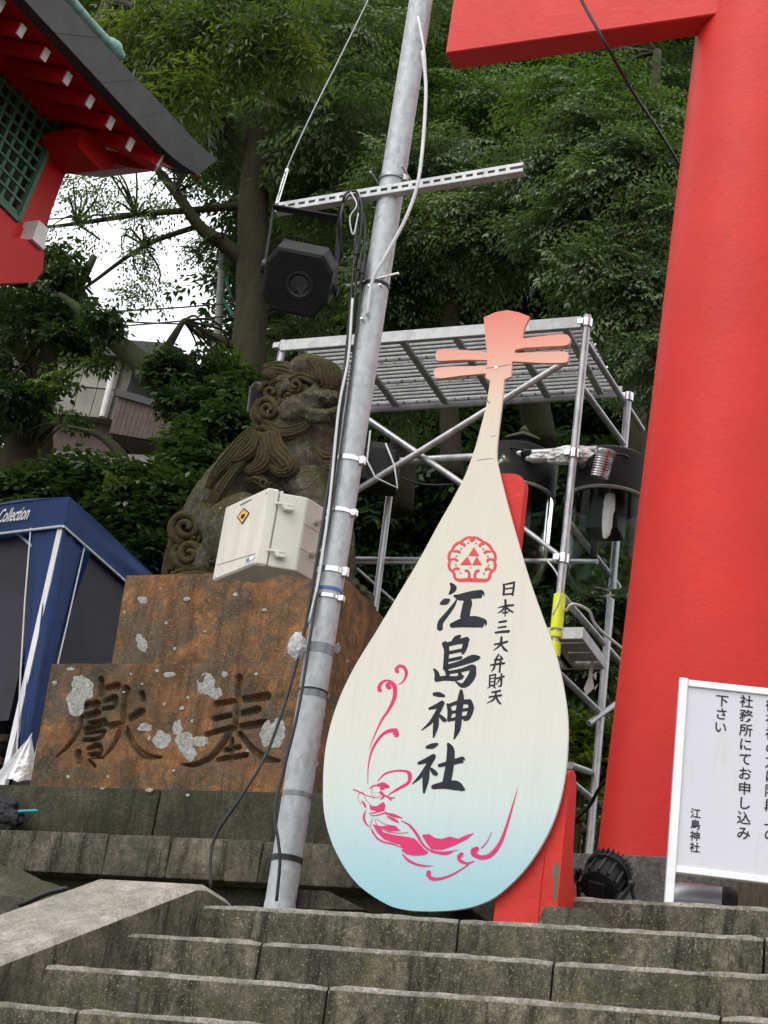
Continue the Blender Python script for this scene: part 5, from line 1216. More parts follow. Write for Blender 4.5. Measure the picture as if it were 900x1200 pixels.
# seams across the fascia
for f_ in (.36, .47, .585, .70, .80, .90):
    i = f_*(n_-1); k = int(i); a = Vector(vs[k]).lerp(vs[k+1], i-k); b_ = Vector(vs[n_+k]).lerp(vs[n_+k+1], i-k)
    m = MB(); m.bar(a+V(.001, 0, 0), b_+V(.001, 0, 0), .012, .006, (1, 0, 0)); m.build('fascia_seam', M['roof_dark'], sh)
# red fascia band and soffit
S3_ = []
for i, p in enumerate(S2):
    tg = S2[min(i+1, n_-1)]-S2[max(i-1, 0)]; tg = tg/np.hypot(*tg); f_ = 13*min(1, (n_-i)/6); S3_.append(p+np.array([-tg[1], tg[0]])*f_)
m = MB(); d1 = .10
vs = [Sx(p[0], p[1], d1) for p in S2]+[Sx(p[0], p[1], d1+.01) for p in S3_]+[Sx(p[0], p[1], d1)+V(-1.6, 0, .62) for p in S3_]
fs = []
for i in range(n_-1): fs += [(i, i+1, n_+i+1, n_+i), (n_+i, n_+i+1, 2*n_+i+1, 2*n_+i)]
m.add(vs, fs); m.build('soffit', M['shrine_red'], sh)
strip_ = [Sx((p[0]*.55+q[0]*.45), (p[1]*.55+q[1]*.45), d1-.012) for p, q in zip(S2, S3_)]
m = MB(); m.tube(strip_, .016, 6); m.build('fascia_bead', M['shrine_red'], sh)
rdir = V(-1, 0, .36).normalized()
ends = [(-166,-142),(-142,-118),(-118,-94),(-94,-70),(-70,-46),(-46,-22),(-22,2),(0,5.5),(24.5,36),(52.5,64),(78.5,92),(105,119),(129,144),(152,169)]
for i, (px, py) in enumerate(ends):
    c = Sx(px, py, .16); k = mpp(c); tq = (Sx(px+10, py+10.5, .16)-c).normalized(); uzv = rdir.cross(tq); uzv = uzv if uzv.z > 0 else -uzv
    m = MB(); m.obox(c+rdir*.6, rdir, tq, uzv, (.598, 5.4*k, 7.4*k)); r = m.build('rafter', M['shrine_red'], sh)
    m = MB(); m.obox(c-rdir*.004, rdir, tq, uzv, (.0055, 5.2*k, 7.2*k)); m.build('end_cap', M['white_paint'], r)
c = Sx(188, 188, .1); tq = V(0, .75, .2).normalized(); hd = V(-.75, -.6, .28).normalized(); uz_ = V(0, 0, 1); ty = hd.cross(uz_).normalized(); uz_ = ty.cross(hd)
m = MB(); m.obox(c+hd*.8, hd, ty, uz_, (.79, .045, .085)); r = m.build('hip_rafter', M['shrine_red'], sh); m = MB(); m.obox(c-hd*.003, hd, ty, uz_, (.006, .043, .083)); m.build('end_cap', M['white_paint'], r)
# wall plane: beams, post, lattice window
WD = .75
def Wp(px, py, d=0.0): return Sx(px, py, WD-d)
def slab(pts, th, name, mat='shrine_red', d=0.0, parent=None):
    m = MB(); m.prism([Wp(*p, d) for p in pts], (-th, 0, 0)); return m.build(name, M[mat], parent or sh)
slab([(-330,-272),(-30,42),(66,140),(104,154),(96,134),(60,98),(0,36),(-300,-282)], .16, 'wall_beam', d=.06)
slab([(72,140),(98,148),(92,168),(76,205),(62,243),(52,268),(40,285),(10,285),(18,260),(30,232),(52,186)], .2, 'post')
slab([(-330,-110),(0,243),(22,262),(44,283),(12,285),(-330,-60)], .18, 'sill_beam', d=.02)
slab([(-330,240),(0,275),(40,282),(52,296),(50,318),(40,331),(0,332),(-330,300)], .5, 'base_bracket', d=.10)
slab([(-330,-80),(12,284),(40,283),(38,292),(-330,262)], .3, 'lower_beam', d=.07)
q_ = slab([(46,258),(57,268),(52,293),(38,280)], .16, 'end_board', 'white_paint', d=.13)
# white end of the wall beam
slab([(93,131),(97,132),(109,147),(108,156),(104,154),(92,140)], .02, 'end_cap', 'white_paint', d=.075)
slab([(96,150),(110,158),(134,185),(133,197),(117,199),(92,172)], .35, 'bracket_arm', d=.30)
slab([(128,176),(150,180),(185,200),(150,196),(132,190)], .5, 'bracket_arm', d=.26)
for px_, py_ in ((10, 300), (-150, 285), (-300, 270)):
    p = Wp(px_, py_, -.25)-V(1.5, 0, 0); m = MB(); m.box((p.x-.11, p.y-.11, .7), (p.x+.11, p.y+.11, p.z), .01); m.build('column', M['shrine_red'], sh)
p = Wp(10, 300, -.25)-V(.9, 0, 0); q_ = Wp(-300, 270, -.25)-V(.9, 0, 0); m = MB(); m.box((p.x-3.2, q_.y-.3, p.z+.1), (p.x-.6, p.y-.2, p.z+1.9)); m.build('inner_wall', M['shrine_red'], sh)
# lattice window
TR, BR = V2 = (68.5, 143.5), (20, 257)
lw_ = bpy.data.objects.new('lattice_window', None); COL.objects.link(lw_); lw_.parent = sh
def Lp(u, v, d=0.0): # u cells to the left, v cells down
    x = TR[0]+(BR[0]-TR[0])*v/9.4-9.6*u; y = TR[1]+(BR[1]-TR[1])*v/9.4-9.7*u; return Wp(x, y, d)
m = MB(); m.prism([Lp(-.1, -.1, -.06), Lp(40, -.1, -.06), Lp(40, 9.5, -.06), Lp(-.1, 9.5, -.06)], (-.01, 0, 0)); m.build('backing', M['dark_void'], lw_)
for i in range(0, 40):
    th = .035 if i in (0, 4, 8) else .015; m = MB(); m.bar(Lp(i+.2, -.1, .0 if i % 4 else .004), Lp(i+.2, 9.5, .0 if i % 4 else .004), .03, th, (1, 0, 0)); m.build('bar', M['lattice_green'], lw_)
for j in range(0, 11):
    v = min(j, 9.4); th = .035 if j in (0, 5, 10) else .015; m = MB(); m.bar(Lp(0, v, .008), Lp(40, v, .008), .02, th, (1, 0, 0)); m.build('bar', M['lattice_green'], lw_)
m = MB(); m.bar(Lp(0, -.1, .012), Lp(0, 9.5, .012), .04, .05, (1, 0, 0)); m.build('frame', M['lattice_green'], lw_); m = MB(); m.bar(Lp(0, 9.5, .014), Lp(40, 9.5, .014), .04, .05, (1, 0, 0)); m.build('frame', M['lattice_green'], lw_)
# copper ridge ornament above the roof
S4 = spline([(30,-60),(70,-14),(98,20),(118,42),(132,56)], 5); m = MB(); m.tube([Sx(p[0]+2, p[1], .35) for p in S4], [.035]*(len(S4)-3)+[.05, .055, .03], 10); m.build('ridge_roll', M['copper_green'], sh, True)
m = MB(); c = Sx(134, 56, .35); m.ell(c, (.06, .07, .06)); m.tube([c, Sx(143, 66, .35)], [.05, .03], 10); m.build('ridge_end', M['copper_green'], sh, True)

# ================================================================== far house, shed, utility pole, lantern
HY = 13.0
def H(px, py, d=0.0): return PY(px, py, HY+d)
ho = thing('far_house', 'pale panelled house with white drainpipe half hidden behind the trees', 'house', H(100, 500))
m = MB(); m.prism([H(*p) for p in ((20,400),(160,412),(152,448),(134,492),(56,480),(10,470))], (0, 3, 0)); m.build('wall', M['house_grey'], ho)
for i in range(2):
    for j in range(4):
        x0 = 60+j*21; m = MB(); f = lambda u, v: (x0+u*20+v*-(9)-i*9, 416+i*34+u*2+v*(32)+j*2)
        m.prism([H(*f(0, 0), -.05), H(*f(1, 0), -.05), H(*f(1, 1), -.05), H(*f(0, 1), -.05)], (0, .045, 0)); m.build('wall_panel', M['house_pale' if i == 0 else 'house_grey'], ho)
m = MB(); m.tube([H(134, 430, -.2), H(130, 448, -.2), H(120, 489, -.2)], .05, 10); m.build('drainpipe', M['white_paint'], ho, True)
m = MB(); m.prism([H(*p, -.3) for p in ((0,392),(120,396),(200,402),(205,420),(150,418),(0,405))], (0, 4, .6)); m.build('roof', M['roof_dark'], ho)
m = MB(); m.prism([H(*p, .2) for p in ((20,478),(134,491),(130,530),(10,525))], (0, 2, 0)); m.build('lower_wall', M['wood_brown'], ho)
shd = thing('wooden_shed', 'small brown slatted shed beside the far pale house', 'shed', H(165, 525))
for i in range(13):
    u0, u1 = i/13, (i+.93)/13; m = MB()
    g_ = lambda u, v: (140+u*70-v*12, 462+u*20+v*(45-u*8)); m.prism([H(*g_(u0, 0), -.5), H(*g_(u1, 0), -.5), H(*g_(u1, 1), -.5), H(*g_(u0, 1), -.5)], (0, .05, 0)); m.build('slat', M['wood_brown'], shd)
m = MB(); m.prism([H(*p, -.55) for p in ((136,455),(215,478),(214,486),(135,463))], (0, 1.6, 0)); m.build('roof', M['roof_dark'], shd)
m = MB(); m.prism([H(*p, -.4) for p in ((139,464),(208,484),(197,525),(128,508))], (0, 1.4, 0)); m.build('body', M['wood_brown'], shd)
m = MB(); m.prism([H(*p, -1.2) for p in ((30,526),(225,536),(215,600),(20,600))], (0, .4, 0)); setp(m.build('stone_retaining_wall', M['retaining_wall'], None), 'grey retaining wall below the far house', 'wall')
up = thing('utility_pole', 'slim concrete utility pole with green netting standing in the sky gap', 'utility pole', PY(255, 430, 16))
m = MB(); m.tube([PY(250, 470, 16), PY(262, 295, 16)], .07, 10); m.build('mast', M['concrete_pole'], up, True)
m = MB(); m.tube([PY(271, 300, 16), PY(266, 330, 16), PY(272, 350, 16), PY(258, 345, 16), PY(275, 372, 16)], .035, 6); m.build('net_cord', M['net_green'], up, True)
ln = PY(612, 528, 7.0); k = mpp(ln)
sl2 = thing('stone_lantern', 'small dark mossy stone lantern on the slope behind the scaffold', 'stone lantern', ln+V(0, 0, -30*k))
for nm, prof in (('base', [(20*k, -30*k), (20*k, -22*k), (9*k, -20*k), (8*k, -10*k)]), ('fire_box', [(14*k, -10*k), (13*k, 10*k)]), ('roof', [(24*k, 10*k), (22*k, 13*k), (8*k, 22*k)]), ('finial', [(4*k, 22*k), (6*k, 26*k), (1*k, 33*k)])):
    m = MB(); m.lathe(ln, prof, (0, 0, 1), 6 if nm != 'finial' else 12); m.build(nm, M['rock'], sl2)
# ================================================================== vegetation
def spray(seed, L=.8, leaf=.075, wid=.026, side=7, droop=.25, sub=.42):
    """one flat twig: a main axis with alternate side twigs carrying alternate leaves; returns (n,4,3)"""
    r = np.random.default_rng(seed); out = []
    def leafquad(p, d, nrm, l, w):
        d = d/np.linalg.norm(d); s = np.cross(nrm, d); s /= np.linalg.norm(s)+1e-9
        c = p+d*l*.42-nrm*l*.04; out.append([p, c+s*w*.5, p+d*l-nrm*l*.18, c-s*w*.5])
    def twig(p0, ang, length, lev):
        n = max(3, int(length/(leaf*.52))); p = np.array(p0, float); st = length/n
        for i in range(n):
            t = (i+1)/n; d = np.array([cos(ang), sin(ang), -droop*(.3+t)*(1.0+.5*lev)]); d /= np.linalg.norm(d); p = p+d*st
            if lev or t > .25:
                sg = 1 if i % 2 else -1; la = ang+sg*(.85+r.uniform(-.25, .25)); ld = np.array([cos(la), sin(la), -.35+r.uniform(-.3, .25)])
                nr = np.array([r.uniform(-.35, .35), r.uniform(-.35, .35), 1.0]); nr /= np.linalg.norm(nr)
                leafquad(p, ld, nr, leaf*r.uniform(.7, 1.15), wid*r.uniform(.8, 1.15))
        leafquad(p, np.array([cos(ang), sin(ang), -.5]), np.array([0, 0, 1.]), leaf, wid)
    twig((0, 0, 0), 0.0, L, 0)
    for k in range(side):
        t = (k+1)/(side+1); sg = 1 if k % 2 else -1
        twig((L*t, 0, -droop*.6*L*t*t), sg*(.75+r.uniform(-.15, .15)), L*sub*(1.15-t)*r.uniform(.8, 1.2)+.06, 1)
    return np.array(out)
TEMPL = {}
def templ(kind):
    if kind not in TEMPL:
        P = {'fine': dict(L=.85, leaf=.062, wid=.024, side=8), 'mid': dict(L=.8, leaf=.085, wid=.034, side=7), 'willow': dict(L=.75, leaf=.095, wid=.026, side=6, droop=.45),
             'broad': dict(L=.5, leaf=.085, wid=.045, side=4, droop=.15, sub=.5), 'big': dict(L=1.3, leaf=.16, wid=.075, side=7, droop=.3), 'fern': dict(L=.55, leaf=.06, wid=.022, side=6, droop=.5)}[kind]
        TEMPL[kind] = [spray(100+i, **P) for i in range(4)]
    return TEMPL[kind]
def foliage(centers, dens, kind, rng, shell=.35, scale=(.75, 1.25), pitch=(-.55, .15), frontbias=0.0):
    """centers: (x,y,z,rx,ry,rz); dens: sprays per clump; returns verts, tint"""
    Vv, Tt = [], []
    T = templ(kind)
    for ci, (x, y, z, rx, ry, rz) in enumerate(centers):
        n = int(dens*rng.uniform(.8, 1.2)); ctint = rng.normal(.5, .13)
        u = rng.normal(size=(n, 3)); u /= np.linalg.norm(u, axis=1)[:, None]; rad = rng.uniform(shell, 1, n)**.6
        if frontbias: u[:, 1] = -np.abs(u[:, 1])*frontbias+u[:, 1]*(1-frontbias)
        pos = np.stack([x+u[:, 0]*rad*rx, y+u[:, 1]*rad*ry, z+u[:, 2]*rad*rz], 1)
        az = np.arctan2(u[:, 1], u[:, 0])+rng.normal(0, .7, n); pi_ = rng.uniform(pitch[0], pitch[1], n)+u[:, 2]*.25; ro = rng.normal(0, .35, n); sc = rng.uniform(scale[0], scale[1], n)
        for i in range(n):
            t = T[i % 4]; ca, sa, cp, sp, cr, sr = cos(az[i]), sin(az[i]), cos(pi_[i]), sin(pi_[i]), cos(ro[i]), sin(ro[i])
            R3 = np.array([[ca*cp, -sa, -ca*sp], [sa*cp, ca, -sa*sp], [sp, 0, cp]])@np.array([[1, 0, 0], [0, cr, -sr], [0, sr, cr]])
            L0 = .45*sc[i]
            Vv.append((t.reshape(-1, 3)*sc[i])@R3.T+(pos[i]-R3[:, 0]*L0))
            Tt.append(np.clip(ctint+rng.normal(0, .10)+rng.normal(0, .12, len(t)), 0, 1))
    return np.concatenate(Vv), np.concatenate(Tt)
def crown(name, centers, dens, kind, mat, parent, seed, **kw):
    v, t = foliage(centers, dens, kind, np.random.default_rng(seed), **kw)
    return np_obj(name, v, None, M[mat], parent, t)
def C3(px, py, Y, rpx, sy=1.0, sz=.8, sx=1.0):
    p = PY(px, py, Y); r = rpx*mpp(p); return (p.x, p.y, p.z, r*sx, r*sy, r*sz)
def trunk_mesh(m, pts, n=12, wob=.06):
    S = spline([tuple(PY(p[0], p[1], p[2]))+(p[3]*mpp(PY(p[0], p[1], p[2])),) for p in pts], 6)
    P = [Vector(s[:3]) for s in S]; P = [p+Vector((mnoise.noise(p*1.3), mnoise.noise(p*1.3+V(5, 0, 0)), 0))*wob*s[3]*2 for p, s in zip(P, S)]
    m.tube(P, [max(.004, s[3]) for s in S], n)
def tree(name, label, loc, trunks, crowns, mat_bark='bark', group=None):
    """trunks: lists of (px,py,Y,radius px); crowns: (centers, dens, template, material, kwargs)"""
    t = thing(name, label, 'tree', loc, group)
    m = MB(); trunk_mesh(m, trunks[0], 18, .1); m.build('trunk', M[mat_bark], t, pi)
    for tr in trunks[1:]: m = MB(); trunk_mesh(m, tr, 10, .15); m.build('limb', M[mat_bark], t, pi)
    for i, (cs, dens, kind, mat, kw) in enumerate(crowns): crown('crown', cs, dens, kind, mat, t, abs(hash(label)) % 1000 if False else len(label)*7+i, **kw)
    tw = MB(); rr = random.Random(len(label))
    top = [Vector(PY(p[0], p[1], p[2])) for tr in trunks for p in tr]
    for cs, *_ in crowns:
        for c in cs:
            cv = V(*c[:3]); q = min(top, key=lambda p: (p-cv).length)
            if (q-cv).length < 2.5:
                for k in range(5):
                    e = cv+V(rr.uniform(-.7, .7)*c[3], rr.uniform(-.7, .7)*c[4], rr.uniform(-.5, .6)*c[5]); mid = q.lerp(e, .5)+V(rr.uniform(-.2, .2), rr.uniform(-.2, .2), rr.uniform(0, .35))
                    S = spline([tuple(q), tuple(mid), tuple(e)], 5); n_ = len(S); tw.tube([Vector(s) for s in S], [.016*(1-.8*i/n_) for i in range(n_)], 6)
    if tw.v: tw.build('twigs', M[mat_bark], t, pi, kind='stuff')
    return t
D = dict
# A: the big straight trunk behind the statue
tree('tall_tree', 'tall straight grey trunk with spreading limbs behind the projector lamp', PY(290, 520, 9),
     [[(288,560,9,28),(291,460,9,23),(293,380,9,19.5),(295,300,9,18.5),(299,210,9,17.5),(306,120,9,16),(318,20,9,14),(330,-80,9,11)],
      [(290,310,9,11),(262,286,8.8,9),(232,264,8.6,7.5),(205,225,8.4,6),(180,190,8.2,4.5),(168,150,8,5)], [(288,240,9,5),(230,246,8.8,4.2),(160,252,8.6,3.4),(90,262,8.4,2.4),(40,268,8.3,1.5)],
      [(310,130,9,10),(370,80,8.6,7),(430,50,8.3,4)], [(300,200,9,8),(250,130,8.7,6),(220,70,8.3,4)], [(240,262,8.7,3.6),(170,288,8.5,2.8),(110,330,8.4,2),(80,350,8.3,1.2)], [(288,420,9,8),(262,400,8.8,6),(228,388,8.7,4)]],
     [([C3(330,60,8.4,75), C3(400,35,8.2,70), C3(260,110,9.6,55), C3(360,130,8.4,60), C3(420,130,8.6,75), C3(370,215,9.4,42), C3(400,230,9.4,60), C3(225,130,8.6,45), C3(250,180,9.6,35), C3(390,320,9.8,50), C3(340,-20,8.6,90), C3(440,-20,8.8,90), C3(350,400,10,35), C3(255,60,9,60)], 48, 'mid', 'leaf_grey', D()),
      ([C3(150,255,8.4,60,1,.35), C3(100,275,8.3,50,1,.5), C3(195,225,8.4,40,1,.6), C3(90,225,8.3,35,1,.6), C3(130,215,8.2,40,1,.5), C3(240,290,8.8,22,1,.6), C3(70,320,8.3,45), C3(225,200,8.4,35), C3(175,330,8.5,40,1,.6), C3(150,300,8.4,40,1,.5)], 11, 'mid', 'leaf_mid', D(scale=(.45,.8)))])
# B: near bright branch hanging in at the top
tree('leafy_tree', 'tree with bright fresh leaf sprays hanging in above the shrine eave', PX(60, 330, -8.2),
     [[(20,330,5.8,16),(60,200,5.8,14),(110,60,5.8,11),(150,-60,5.8,9)], [(130,0,5.8,6),(190,20,5.7,4),(250,45,5.6,2.5),(285,62,5.6,1.5)], [(140,-30,5.8,6),(230,-20,5.7,4),(330,10,5.7,2)], [(120,40,5.8,5),(170,80,5.7,3),(215,105,5.6,2)]],
     [([C3(165,30,5.7,45), C3(205,60,5.6,48), C3(250,25,5.6,50), C3(295,55,5.6,45), C3(185,105,5.7,38), C3(235,100,5.5,38), C3(330,20,5.6,45), C3(215,-10,5.6,55), C3(290,-20,5.6,60), C3(350,60,5.7,30), C3(150,75,5.8,30)], 22, 'willow', 'leaf_light', D(pitch=(-.9,.0), scale=(.8,1.25)))])
# C: dark tree at the left edge
tree('dark_tree', 'dark forked tree trunk at the left edge in front of the far house', PY(25, 560, 7.8),
     [[(18,590,7.8,44),(30,540,7.8,32),(42,480,7.8,21),(48,420,7.8,18),(45,350,7.8,15),(30,280,7.8,12),(20,180,7.8,9)], [(44,440,7.8,12),(15,400,7.7,10),(-30,370,7.7,8)], [(48,400,7.8,8),(85,350,7.6,6),(110,300,7.6,4)], [(-20,600,7.8,30),(-25,500,7.8,22),(-30,420,7.8,18)]],
     [([C3(20,370,7.4,60), C3(70,345,7.3,50), C3(-20,440,7.4,60), C3(85,395,7.3,30,1,.6), C3(20,470,7.3,40), C3(70,320,7.4,35), C3(0,320,7.6,60)], 42, 'broad', 'leaf_dark', D(scale=(.7,1.2))),
      ([C3(85,490,7.0,30,1,.4), C3(60,440,7.1,30,1,.5), C3(115,425,7.1,22,1,.4), C3(90,545,6.9,35,1,.4)], 8, 'broad', 'leaf_mid', D(scale=(.6,1.0)))])
# D: mossy leaning trunk
tree('leaning_tree', 'mossy leaning trunk slanting down towards the hedge behind the statue', PY(262, 575, 7.0),
     [[(276,600,7,26),(255,555,7,23),(228,512,7,20),(196,462,7,17),(165,425,7,14),(125,392,7,10),(92,362,7,6),(70,345,7,3)], [(180,440,7,8),(200,400,6.9,5),(215,375,6.9,3)], [(150,560,6.8,9),(140,530,6.8,7),(115,510,6.8,4),(80,500,6.8,2)]],
     [([C3(190,435,6.8,18,1,.7), C3(215,470,6.8,28), C3(200,425,6.8,20), C3(245,440,7.2,28), C3(120,375,6.8,28,1,.6), C3(240,500,6.9,30), C3(270,530,6.9,35)], 30, 'broad', 'leaf_dark', D(scale=(.55,1.0))),
      ([C3(262,420,7.8,18), C3(265,440,7.8,32), C3(250,470,7.2,30)], 28, 'broad', 'leaf_mid', D(scale=(.55,.95)))], 'bark_mossy')
# right hand forest
tree('forest_tree', 'slender forked tree right of the pole below the slotted channel', PY(530, 520, 8.5),
     [[(528,560,8.5,14),(526,470,8.5,11),(528,380,8.5,9.5),(531,300,8.5,8),(534,230,8.5,6),(545,150,8.5,4)], [(529,280,8.5,6),(500,245,8.4,5),(470,215,8.3,3)], [(531,240,8.5,4),(570,200,8.3,3),(600,180,8.2,2)]],
     [([C3(490,260,8,45,1,.6), C3(545,250,8,50,1,.6), C3(585,225,8,45,1,.6), C3(470,205,8.1,40), C3(520,180,8.1,45), C3(560,290,8.1,45,1,.5), C3(480,300,8.3,40,1,.6), C3(460,330,8.5,45,1,.7), C3(600,280,8.2,35,1,.6)], 40, 'fine', 'leaf_grey', D(pitch=(-.8,0))),
      ([C3(455,370,8.6,45,1,.6), C3(480,345,8.6,40,1,.5), C3(520,400,8.8,45), C3(440,450,8.6,50), C3(490,460,8.8,45)], 30, 'fern', 'leaf_mid', D(pitch=(-.7,0)))])
tree('forest_tree', 'ivy clad trunk leaning behind the red lute head', PY(620, 470, 9.5),
     [[(632,520,9.5,20),(622,420,9.5,16),(612,340,9.5,14),(600,280,9.5,12),(590,220,9.5,9),(585,140,9.5,6)], [(600,270,9.5,7),(650,230,9.2,5),(700,200,9,3)], [(595,230,9.5,5),(560,190,9.4,4)]],
     [([C3(620,300,9.1,45), C3(610,350,9.2,40), C3(640,390,9.3,45), C3(590,400,9.6,45), C3(660,340,9.3,50), C3(700,400,9.6,50)], 34, 'broad', 'leaf_dark', D(scale=(.6,1.1))),
      ([C3(640,150,8.8,55,1,.7), C3(600,120,8.9,55,1,.7), C3(560,110,9,45,1,.7), C3(650,230,8.6,50,1,.6), C3(690,190,8.5,55,1,.6), C3(700,260,8.4,55,1,.6), C3(740,220,8.3,55,1,.6)], 46, 'fine', 'leaf_mid', D(pitch=(-.7,.05)))], 'bark_mossy')
tree('forest_tree', 'tall tree with drooping pale sprays left of the red pillar', PY(770, 560, 7.6),
     [[(775,640,7.6,14),(770,520,7.6,12),(766,400,7.6,11),(764,280,7.6,9),(768,160,7.6,7),(770,60,7.6,5)], [(765,300,7.6,5),(720,270,7.3,4),(680,250,7.2,2)], [(766,200,7.6,5),(720,160,7.3,3),(680,130,7.2,2)], [(766,390,7.6,4),(735,350,7.3,3),(715,320,7.2,2)], [(725,440,7.3,3),(733,400,7.2,3),(745,370,7.2,2)]],
     [([C3(740,290,7.2,48,1,.6), C3(700,310,7.2,45,1,.6), C3(765,250,7.2,45,1,.6), C3(690,220,7.2,45,1,.6), C3(730,180,7.2,50,1,.6), C3(680,150,7.4,45,1,.6), C3(770,330,7.2,40,1,.7), C3(740,350,7.3,45,1,.6), C3(640,190,7.5,45,1,.6), C3(650,270,7.4,38,1,.6), C3(770,410,7.2,35)], 44, 'fine', 'leaf_grey', D(pitch=(-.8,0))),
      ([C3(760,140,7.5,45), C3(790,200,7.4,40), C3(720,110,7.6,50), C3(660,100,7.8,45)], 36, 'fine', 'leaf_mid', D(pitch=(-.7,0)))])
tree('forest_tree', 'dark conifer like tree high behind the red tie beam', PY(740, 500, 12),
     [[(750,600,12,14),(742,400,12,12),(738,250,12,11),(736,150,12,10),(734,60,12,8),(732,-60,12,6)], [(735,170,12,6),(700,140,11.7,4)], [(735,110,12,5),(790,80,11.8,4)]],
     [([C3(700,120,11.5,60), C3(760,90,11.5,60), C3(800,120,11.5,60), C3(640,70,11.8,60), C3(720,40,12,90), C3(580,60,12,70), C3(800,20,12,90), C3(620,0,12,90), C3(680,180,11.5,50)], 42, 'mid', 'leaf_dark', D())])
tree('forest_tree', 'tree filling the gap above the slotted channel right of the pole', PY(480, 500, 11),
     [[(470,600,11,16),(474,400,11,14),(480,250,11,12),(486,120,11,10),(490,0,11,7)], [(484,140,11,6),(540,100,10.7,4)], [(484,160,11,6),(420,120,10.7,4)]],
     [([C3(520,90,10.5,60), C3(480,40,10.5,70), C3(540,30,10.6,70), C3(460,110,10.5,60), C3(520,150,10.6,55), C3(440,180,10.6,50), C3(560,160,10.6,50), C3(400,80,10.8,60), C3(490,-30,10.8,100), C3(600,-20,10.8,90)], 44, 'mid', 'leaf_mid', D())])
# far wood: one leafy mass behind, open only where the sky shows on the left
far = []
rg = np.random.default_rng(5)
for _ in range(420):
    px, py = rg.uniform(290, 960), rg.uniform(-120, 620); far.append(C3(px, py, rg.uniform(15, 19), 62))
for _ in range(60):
    px, py = rg.uniform(300, 520), rg.uniform(-160, 300); far.append(C3(px, py, rg.uniform(14, 18), 60))
for _ in range(46):
    px, py = rg.uniform(-160, 40), rg.uniform(300, 480); far.append(C3(px, py, rg.uniform(16.5, 18), 50))
for _ in range(40): px, py = rg.uniform(200, 300), rg.uniform(470, 560); far.append(C3(px, py, 16.5, 40))
for _ in range(120):
    px, py = rg.uniform(370, 760), rg.uniform(540, 720); far.append(C3(px, py, rg.uniform(13.5, 15.5), 40))
for _ in range(40):
    px, py = rg.uniform(150, 400), rg.uniform(520, 640); far.append(C3(px, py, 15.5, 36))
v, t = foliage(far, 13, 'big', np.random.default_rng(77), shell=.1)
np_obj('far_wood', v, None, M['leaf_dark'], None, t, 'stuff')
far2 = [C3(rg.uniform(-40, 300), rg.uniform(-140, 70), rg.uniform(11, 14), 50) for _ in range(70)]
v, t = foliage(far2, 12, 'big', np.random.default_rng(78), shell=.1); np_obj('overhead_foliage', v, None, M['leaf_mid'], None, t, 'stuff')
# undergrowth on the slope
ug = []
for _ in range(980):
    x, y = rg.uniform(-11.5, -.5), 3.35+11.4*rg.uniform(0, 1)**1.35
    if x < -5 and y < 6.4: continue
    ug.append((x, y, hill_h(x, y)+.18, .42, .42, .34))
v, t = foliage(ug, 15, 'broad', np.random.default_rng(79), shell=.2, scale=(.6, 1.1), pitch=(-.3, .7)); np_obj('undergrowth', v, None, M['leaf_dark'], None, t, 'stuff')
ug = []
for _ in range(110):
    x, y = rg.uniform(-7.5, -1.0), rg.uniform(4.0, 9.5)
    if x < -5 and y < 6.4: continue
    ug.append((x, y, hill_h(x, y)+.3, .4, .4, .3))
v, t = foliage(ug, 10, 'fern', np.random.default_rng(80), shell=.2, scale=(.8, 1.3), pitch=(-.5, .3)); np_obj('fern_growth', v, None, M['leaf_mid'], None, t, 'stuff')
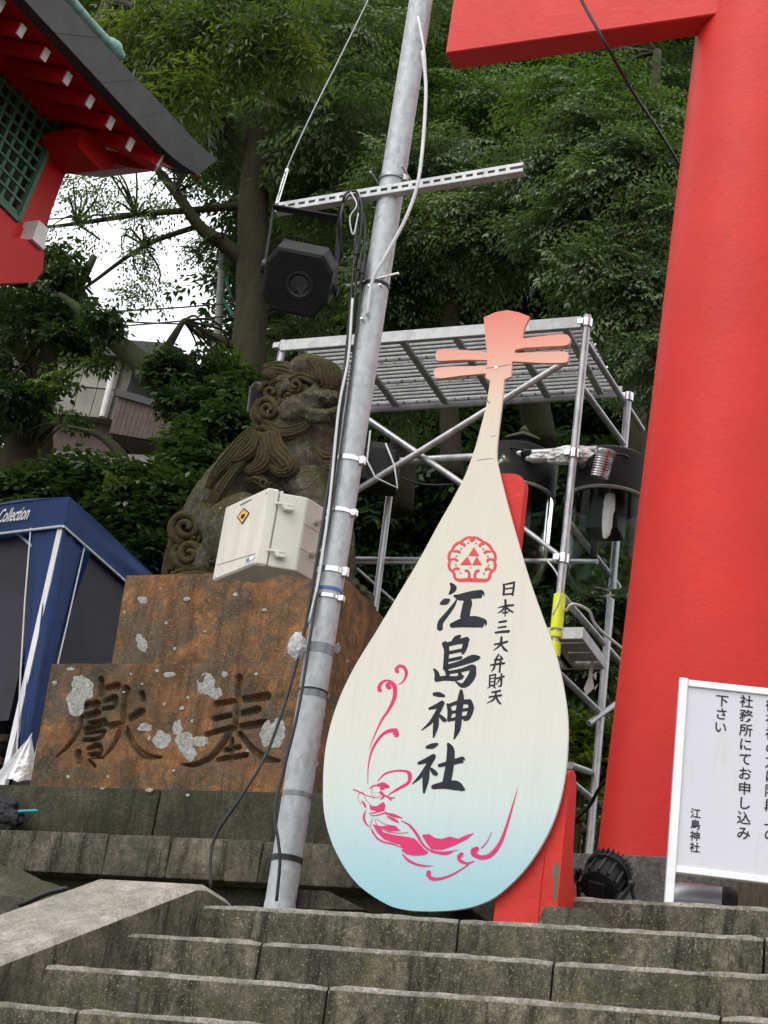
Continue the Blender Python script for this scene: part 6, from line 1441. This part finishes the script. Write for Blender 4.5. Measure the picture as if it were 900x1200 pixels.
# shrubs
def shrub(label, cs, dens, kind, mat, seed, grp, **kw):
    c0 = cs[0]; p = thing('shrub', label, 'shrub', (c0[0], c0[1], max(.3, hill_h(c0[0], c0[1]))), grp)
    crown('foliage', cs, dens, kind, mat, p, seed, **kw); m = MB()
    for c in cs: m.tube([V(c0[0], c0[1], max(.3, hill_h(c0[0], c0[1]))-.1), V(c[0], c[1], c[2])], [.03, .012], 6)
    m.build('stem', M['bark'], p, pi)
HG = 'dark glossy shrubs behind the tent'
shrub('glossy dark shrub above the tent roof peak at the left edge', [C3(-10,585,6.0,45), C3(40,572,6.0,42,1,.7), C3(20,620,5.8,50)], 75, 'broad', 'leaf_dark', 201, HG, pitch=(-.3,.6), shell=.5)
shrub('glossy dark shrub behind the right slope of the tent roof', [C3(100,590,6.0,48), C3(145,610,5.9,50), C3(130,560,6.1,40,1,.7), C3(90,560,6.2,38,1,.6)], 75, 'broad', 'leaf_dark', 202, HG, pitch=(-.3,.6), shell=.5)
shrub('glossy dark shrub between the tent roof and the statue tail', [C3(190,620,5.8,48), C3(175,570,6,45), C3(215,585,5.9,42), C3(190,650,5.7,40)], 80, 'broad', 'leaf_dark', 203, HG, pitch=(-.3,.6), shell=.5)
shrub('leafy green shrub climbing between the big trunk and the statue back', [C3(240,545,6.3,45), C3(275,500,6.5,42), C3(265,470,6.8,40), C3(300,470,7.2,40), C3(225,520,6.4,38)], 62, 'broad', 'leaf_dark', 204, None, pitch=(-.4,.4))
shrub('small bright lime green shrub tip above the hedge', [C3(143,567,5.7,12,1,.7)], 16, 'broad', 'leaf_light', 205, None, scale=(.5,.8))
shrub('low green leafed plant on the soil between the board and red pillar', [C3(685,855,4.0,34), C3(672,890,3.9,28), C3(710,860,4.1,26), C3(722,890,4.1,22)], 26, 'broad', 'leaf_light', 206, None, pitch=(-.2,.6), scale=(.5,.8))
shrub('dark leafy plant under the low platform beside the pillar', [C3(700,720,4.2,40), C3(730,690,4.3,40), C3(690,780,4.2,36)], 46, 'broad', 'leaf_dark', 207, None, scale=(.5,.9))
for i, (px, py, r) in enumerate(((668,955,16), (700,945,11), (662,915,10), (690,975,9))):
    blob_rock('slope_stone', ['largest grey stone half buried in soil beside the board edge', 'grey stone on the soil right of the scaffold leg', 'upper small stone by the board edge below the plants', 'small stone at the foot of the rear scaffold leg'][i], 'stone', PY(px, py, 3.5), (r*.0045, .06, r*.0035), i+50, 'rock', .3)
